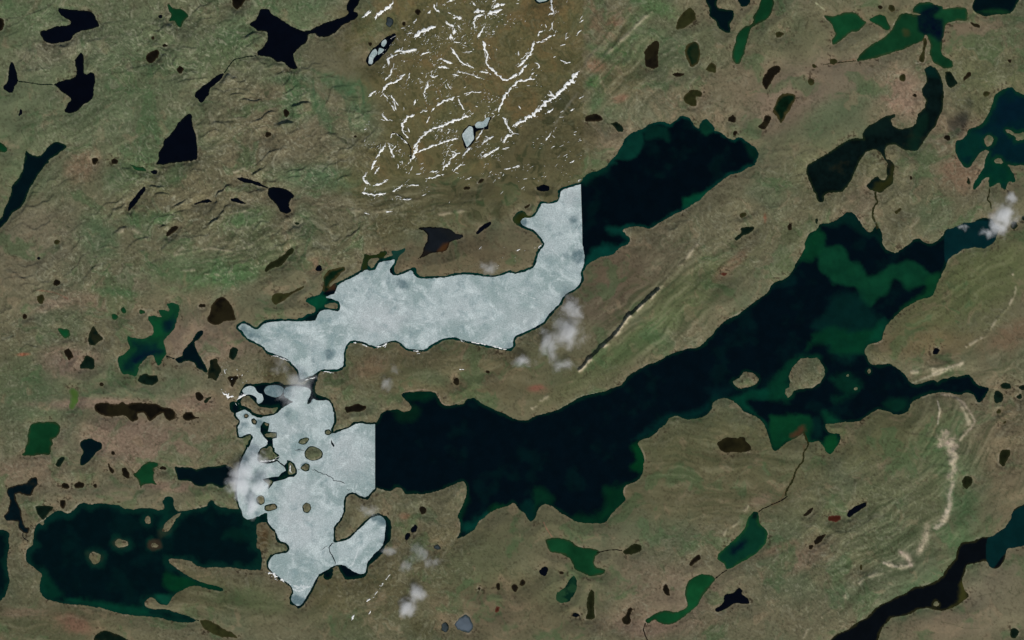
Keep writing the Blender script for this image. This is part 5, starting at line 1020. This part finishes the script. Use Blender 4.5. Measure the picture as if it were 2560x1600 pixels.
def plate(name, label, outer, holes, spacing, z, thick, mat, rag=1.0, cat='ice'):
    """an ice plate: traced edge roughened, filled with a triangle net, with a side wall down to the water"""
    def rough(P, r):
        Q = []; n = len(P)
        for i in range(n):
            a, b = P[i], P[(i+1) % n]; d = math.hypot(*(b-a)); k = max(1, int(d/2.5)); st = abs(a[0]-b[0]) < 6 and d > 12 and abs(a[0]-1451) < 8 or (abs(a[0]-937.6) < 1.5 and abs(b[0]-937.6) < 1.5)
            for j in range(k):
                p = a+(b-a)*j/k
                if not st:
                    p = p+np.array([fbm(np.array([p[0]/6]), np.array([p[1]/6]), 3, 1)[0], fbm(np.array([p[0]/6]), np.array([p[1]/6]), 3, 2)[0]])*r
                Q.append(p)
        return np.array(Q)
    loops = [rough(outer, rag)]+[rough(h, rag*.3) for h in holes]
    pts = []; edges = []
    for Lp in loops:
        b = len(pts); pts += [tuple(p) for p in Lp]; edges += [(b+i, b+(i+1) % len(Lp)) for i in range(len(Lp))]
    x0, y0 = loops[0].min(0); x1, y1 = loops[0].max(0)
    gx = np.arange(x0+spacing/2, x1, spacing); gy = np.arange(y0+spacing/2, y1, spacing)
    if len(gx) > 1 and len(gy) > 1:
        GXX, GYY = np.meshgrid(gx, gy); s = poly_sd(loops[0].astype(np.float32), GXX, GYY, spacing*1.5)
        for h in loops[1:]: s = np.maximum(s, -poly_sd(h.astype(np.float32), GXX, GYY, spacing*1.5))
        k = s < -spacing*.5; pts += list(zip(GXX[k].tolist(), GYY[k].tolist()))
    vs, es, fs, ov, oe, of = delaunay_2d_cdt([Vector((float(p[0]), float(p[1]))) for p in pts], edges, [], 0, 1e-4)
    vs = np.array([(v.x, v.y) for v in vs]); fs = np.array([f for f in fs if len(f) == 3])
    ce = vs[fs].mean(1)
    def inside(P, q):
        c = np.zeros(len(q), bool); A = P; B = np.roll(P, -1, 0)
        for (ax, ay), (bx, by) in zip(A, B):
            if ay == by: continue
            m_ = (q[:, 1] < ay) != (q[:, 1] < by); xi = ax+(q[:, 1]-ay)/(by-ay)*(bx-ax); c ^= m_ & (q[:, 0] < xi)
        return c
    keep = inside(loops[0], ce)
    for h in loops[1:]: keep &= ~inside(h, ce)
    fs = fs[keep]; cnt = {}
    for f in fs:
        for a_, b_ in ((f[0], f[1]), (f[1], f[2]), (f[2], f[0])): cnt[(a_, b_)] = 1
    bd = [(a_, b_) for (a_, b_) in cnt if (b_, a_) not in cnt]
    wx_, wy_ = to_world(vs[:, 0], vs[:, 1]); cx, cy = float(wx_.mean()), float(wy_.mean())
    n = len(vs); top = np.stack([wx_-cx, wy_-cy, np.full(n, z)+fbm(vs[:, 0]/20, vs[:, 1]/20, 2, 4)*.03], -1); bot = top.copy(); bot[:, 2] = z-thick
    F = [tuple(f) for f in fs]
    for a_, b_ in bd: F += [(a_, a_+n, b_+n), (a_, b_+n, b_)]
    melt = np.zeros(n)
    for (x, y, r, k_) in MELT: melt = np.maximum(melt, k_*np.exp(-((vs[:, 0]-x)**2+(vs[:, 1]-y)**2)/(r*r*1.3)))
    for (x, y, rx, ry, k_) in DRY: melt = melt-k_*np.exp(-((vs[:, 0]-x)/rx)**2-((vs[:, 1]-y)/ry)**2)
    V_ = np.vstack([top, bot]); F = np.array(F)
    # wind triangles upward
    a_, b_, c_ = V_[F[:len(fs), 0]], V_[F[:len(fs), 1]], V_[F[:len(fs), 2]]
    cr_ = (b_-a_)[:, 0]*(c_-a_)[:, 1]-(b_-a_)[:, 1]*(c_-a_)[:, 0]
    fl = cr_ < 0; F[:len(fs)][fl] = F[:len(fs)][fl][:, ::-1]
    o = link(name, raw_mesh(name, V_, F, smoothf=False, f1=np.r_[melt, melt]), mat, (cx, cy, 0))
    return tag(o, label, cat)
islP = [smooth(decode(l), 1) for l in ISLANDS.strip().split('\n')]
def grow(P, d):
    c = P.mean(0); v = P-c; L = np.hypot(v[:, 0], v[:, 1])[:, None]; return c+v*(1+d/np.maximum(L, 3))
def soften(P):
    Q = []
    keep = lambda p: abs(p[0]-1451) < 12 and p[1] > 440 and p[1] < 660 or abs(p[0]-937.6) < 2
    n = len(P)
    for i in range(n):
        a, b, c = P[i-1], P[i], P[(i+1) % n]
        if keep(b): Q.append(b)
        else: Q += [b+(a-b)*.28, b+(c-b)*.28]
    return np.array(Q, np.float32)
cracksB = [crack('@13 742 592 700 615 690 640 705 700 740 745 750 800', 2.4), crack('@12 520 1412 560 1420 620 1450 690 1470 730 1500 @13 735 8 800 15 842 42', 1.8), crack('@13 680 620 650 630 620 665', 1.2), crack('@13 855 92 890 90', 2.0), crack('#540,1100 1540 560 1570 560 1600 535', 1.5), crack('#540,1100 1480 185 1530 195 1600 180 1680 195', 1.6)]
for nme, kd, lab, P in ice:
    holes = []
    if kd == 'B':
        holes = [grow(islP[i], 2.0) for i in range(22, len(islP))]+cracksB+[decode('#540,920 840 1100 900 1010 1010 1050 1000 1120 980 1200 1150 1215 1150 1320 1070 1340 1075 1440 1085 1500 #540,1100 1110 150 1110 220 1190 280 1195 340 1160 375 1290 480 1340 430 1340 380 1400 390 1480 440 1530 560 1530 640 1470 700 1380 700 1300 740 1180 770 1090 790 1060 850 990 930 990 840 920 790 880 740 1050 700 1180 690 1240 620 1320 580 1300 520 1150 400 1080 430 960 450 820 420 780 380 790 250 840 160 940 110 980 60 #540,920 960 1430 980 1380 900 1300 840 1200'), decode('#540,920 2170 1340 2200 1400 2240 1460 2230 1500 2180 1440')]
    if kd == 'A': holes = []
    plate(nme, lab, smooth(P, 1) if kd == 'C' else soften(P), holes, 7 if kd != 'C' else 4, .32, .5, ICEM, 1.1 if kd != 'C' else .4, 'ice sheet' if nme == 'ice_sheet' else 'ice floe')

# white pressure ridges and the snow crust lying on the sheets
def on_ice(sheet, name, s, wd, seed, label=None):
    P = decode(s); Vv, F, c = ribbon(P, wd, name, SNOW, .0, seed, hump=.12, rag=.4)
    V = Vv.copy(); V[:, 2] = np.where(np.tile([0, 1, 1, 1, 0], len(V)//5) > 0, .46, .2)
    V[:, 0] += c[0]-sheet.location.x; V[:, 1] += c[1]-sheet.location.y
    o = link(name, raw_mesh(name, V, F), SNOWY); o.parent = sheet
    if label: o['label'] = label
m = Nodes('packed_snow'); b = m.n('ShaderNodeBsdfPrincipled'); b.inputs['Roughness'].default_value = .8
c = m.mix(m.ramp(m.noise(m.n('ShaderNodeNewGeometry').outputs['Position'], .3, 4, .6), .35, .7), alb((176, 186, 184)), alb((206, 212, 208)))
m.l(c, b.inputs['Base Color']); m.l(b.outputs[0], m.out.inputs[0]); SNOWY = m.m
sheets = [o for o in sc.objects if o.name.startswith('ice_sheet')]; sheets.sort(key=lambda o: -o.location.y)
for i, (s_, wd_) in enumerate([('@21 30 1230 100 1260 160 1290 230 1315', 1.6), ('@21 370 830 410 880 450 910', 1.4), ('@21 640 600 590 690 540 740', 1.2), ('@11 920 1260 960 1290 1010 1285', 1.4), ('@11 1040 1370 1060 1400 1085 1420', 1.2), ('@11 1920 1330 1960 1400 1980 1440', 1.2), ('@12 500 150 520 210 515 240', 1.2), ('@12 1540 60 1570 110 1560 160', 1.0)]):
    on_ice(sheets[0], 'pressure_ridge', s_, wd_, 400+i)
on_ice(sheets[1], 'pressure_ridge', '@13 870 830 920 790 950 710 965 650', 2.6, 420)
on_ice(sheets[1], 'snow_crust', '@13 350 990 420 1015 520 1010', 9, 421, 'bright white snow crust at the sheet\'s south tip')
on_ice(sheets[1], 'snow_crust', '@13 350 1020 390 1045 450 1030', 8, 422, 'bright white snow crust at the sheet\'s south tip')

# ================================================================ snow drifts
rows = [l for l in SNOWL.strip().split('\n') if not l.startswith('#')]
SV, SF = [], []; base = 0
def add_flat(Vv, F, c):
    global base
    V = Vv.copy(); V[:, 0] += c[0]; V[:, 1] += c[1]; SV.append(V); SF.append(F+base); base += len(V)
for i, l in enumerate(rows):
    wd, p = l.split('|'); P = decode(p); wd = float(wd)*K*.88
    Vv, F, c = ribbon(P, wd, 'snow_drift', SNOW, .45, i+31, hump=.5, rag=.42, breaks=.75 if i in (100, 101, 102, 106, 107, 108, 109, 110, 111) else (.3 if wd < 4 else 0))
    if i in NAMED:
        o = link('snow_drift', raw_mesh('snow_drift', Vv, F), SNOW, (c[0], c[1], 0))
        tag(o, NAMED[i], 'snow drift', 'long snow drifts on the brown heath')
    else: add_flat(Vv, F, c)
    # broken side pieces beside every drift
    rs = np.random.RandomState(900+i); seg = np.hypot(*np.diff(P, axis=0).T).sum()
    for k in range(int(seg/10)):
        j = rs.randint(len(P)-1); t = rs.rand(); q = P[j]*(1-t)+P[j+1]*t+rs.randn(2)*wd*.9; d = P[j+1]-P[j]; d = d/(np.hypot(*d)+1e-6)
        d = d+rs.randn(2)*.4; ln = .8+rs.exponential(1.8)
        w_ = .4+rs.rand()*1.1
        add_flat(*ribbon(np.array([q-d*ln, q+rs.randn(2)*.8, q+d*ln]), w_, '', SNOW, .45, 2000+i*50+k, rag=.35))
rs = np.random.RandomState(5)
for (x0, y0, x1, y1, n, ang) in FLECKS:
    for k in range(n):
        # flecks gather in strings
        x = x0+rs.rand()*(x1-x0); y = y0+rs.rand()*(y1-y0)
        if vnoise(np.array([x/26.]), np.array([y/26.]), 77)[0] < .12 or x > 1456: continue
        a_ = R(ang+rs.randn()*35); d = np.array([math.cos(a_), -math.sin(a_)]); ln = .5+rs.exponential(1.6)
        add_flat(*ribbon(np.array([[x, y]-d*ln, [x, y]+rs.randn(2)*.8, [x, y]+d*ln]), .4+rs.rand()**2*1.6, '', SNOW, .45, 9000+k, rag=.35))
tag(link('snow', raw_mesh('snow', np.vstack(SV), np.vstack(SF)), SNOW), 'scattered small snow flecks and broken snow threads on the brown heath', 'snow', kind='stuff')

# ================================================================ clouds
def cloud(label, z, lobes, dens, thick, seed, scale=.03):
    """lobes: (px, py, rx, ry) where the puffs stand over the ground; drifting at height z"""
    m = Nodes('cloud_vapour'); tc = m.n('ShaderNodeTexCoord').outputs['Object']
    f = (ALT-z)/ALT; L = [(to_world(x, y)[0]*f, to_world(x, y)[1]*f, rx, ry, k) for x, y, rx, ry, k in lobes]
    x0 = min(a-rx for a, b, rx, ry, k in L); x1 = max(a+rx for a, b, rx, ry, k in L); y0 = min(b-ry for a, b, rx, ry, k in L); y1 = max(b+ry for a, b, rx, ry, k in L)
    cx, cy = (x0+x1)/2, (y0+y1)/2; tot = None
    wn_ = m.n('ShaderNodeTexNoise'); wn_.inputs['Scale'].default_value = scale*.8; wn_.inputs['Detail'].default_value = 3; m.l(tc, wn_.inputs['Vector'])
    wv = m.n('ShaderNodeVectorMath'); wv.operation = 'MULTIPLY_ADD'; m.l(wn_.outputs['Color'], wv.inputs[0]); wv.inputs[1].default_value = (40, 40, 0); wv.inputs[2].default_value = (-20, -20, 0)
    wa = m.n('ShaderNodeVectorMath'); wa.operation = 'ADD'; m.l(tc, wa.inputs[0]); m.l(wv.outputs[0], wa.inputs[1])
    for a, b_, rx, ry, k in L:
        s1 = m.n('ShaderNodeVectorMath'); s1.operation = 'SUBTRACT'; m.l(wa.outputs[0], s1.inputs[0]); s1.inputs[1].default_value = (a-cx, b_-cy, 0)
        s2 = m.n('ShaderNodeVectorMath'); s2.operation = 'DIVIDE'; m.l(s1.outputs[0], s2.inputs[0]); s2.inputs[1].default_value = (rx, ry, thick)
        s3 = m.n('ShaderNodeVectorMath'); s3.operation = 'LENGTH'; m.l(s2.outputs[0], s3.inputs[0])
        g = m.ramp(s3.outputs['Value'], 0, 1, k, 0)
        tot = g if tot is None else m.math('MAXIMUM', tot, g)
    nn = m.noise(tc, scale*1.1, 8, .68, .5)
    d = m.math('ADD', tot, m.math('MULTIPLY', m.math('SUBTRACT', nn, .5), 1.7))
    d = m.ramp(d, .15, 1.25, 0, dens*1.75)
    edge = m.ramp(tot, 0, .12)
    v = m.n('ShaderNodeVolumePrincipled'); v.inputs['Color'].default_value = (.995, .995, .995, 1); v.inputs['Anisotropy'].default_value = -.25
    m.l(m.math('MULTIPLY', d, edge), v.inputs['Density']); m.l(v.outputs[0], m.out.inputs['Volume'])
    # closed rounded hull
    N = 28; V = []; F = []; ax, ay = (x1-x0)/2, (y1-y0)/2
    for i in range(9):
        ph = -math.pi/2+math.pi*i/8
        for j in range(N):
            t = 2*math.pi*j/N; e = lambda q, p: math.copysign(abs(q)**p, q)
            V.append((ax*1.06*e(math.cos(ph), .4)*e(math.cos(t), .5), ay*1.06*e(math.cos(ph), .4)*e(math.sin(t), .5), thick*1.02*math.sin(ph)))
    for i in range(8):
        for j in range(N): F.append((i*N+j, i*N+(j+1) % N, (i+1)*N+(j+1) % N, (i+1)*N+j))
    me = raw_mesh('cloud', V, F); o = link('cloud', me, m.m, (cx, cy, z)); tag(o, label, 'cloud', 'small clouds over the lakes'); return o
for a_ in CLOUDS: cloud(*a_)
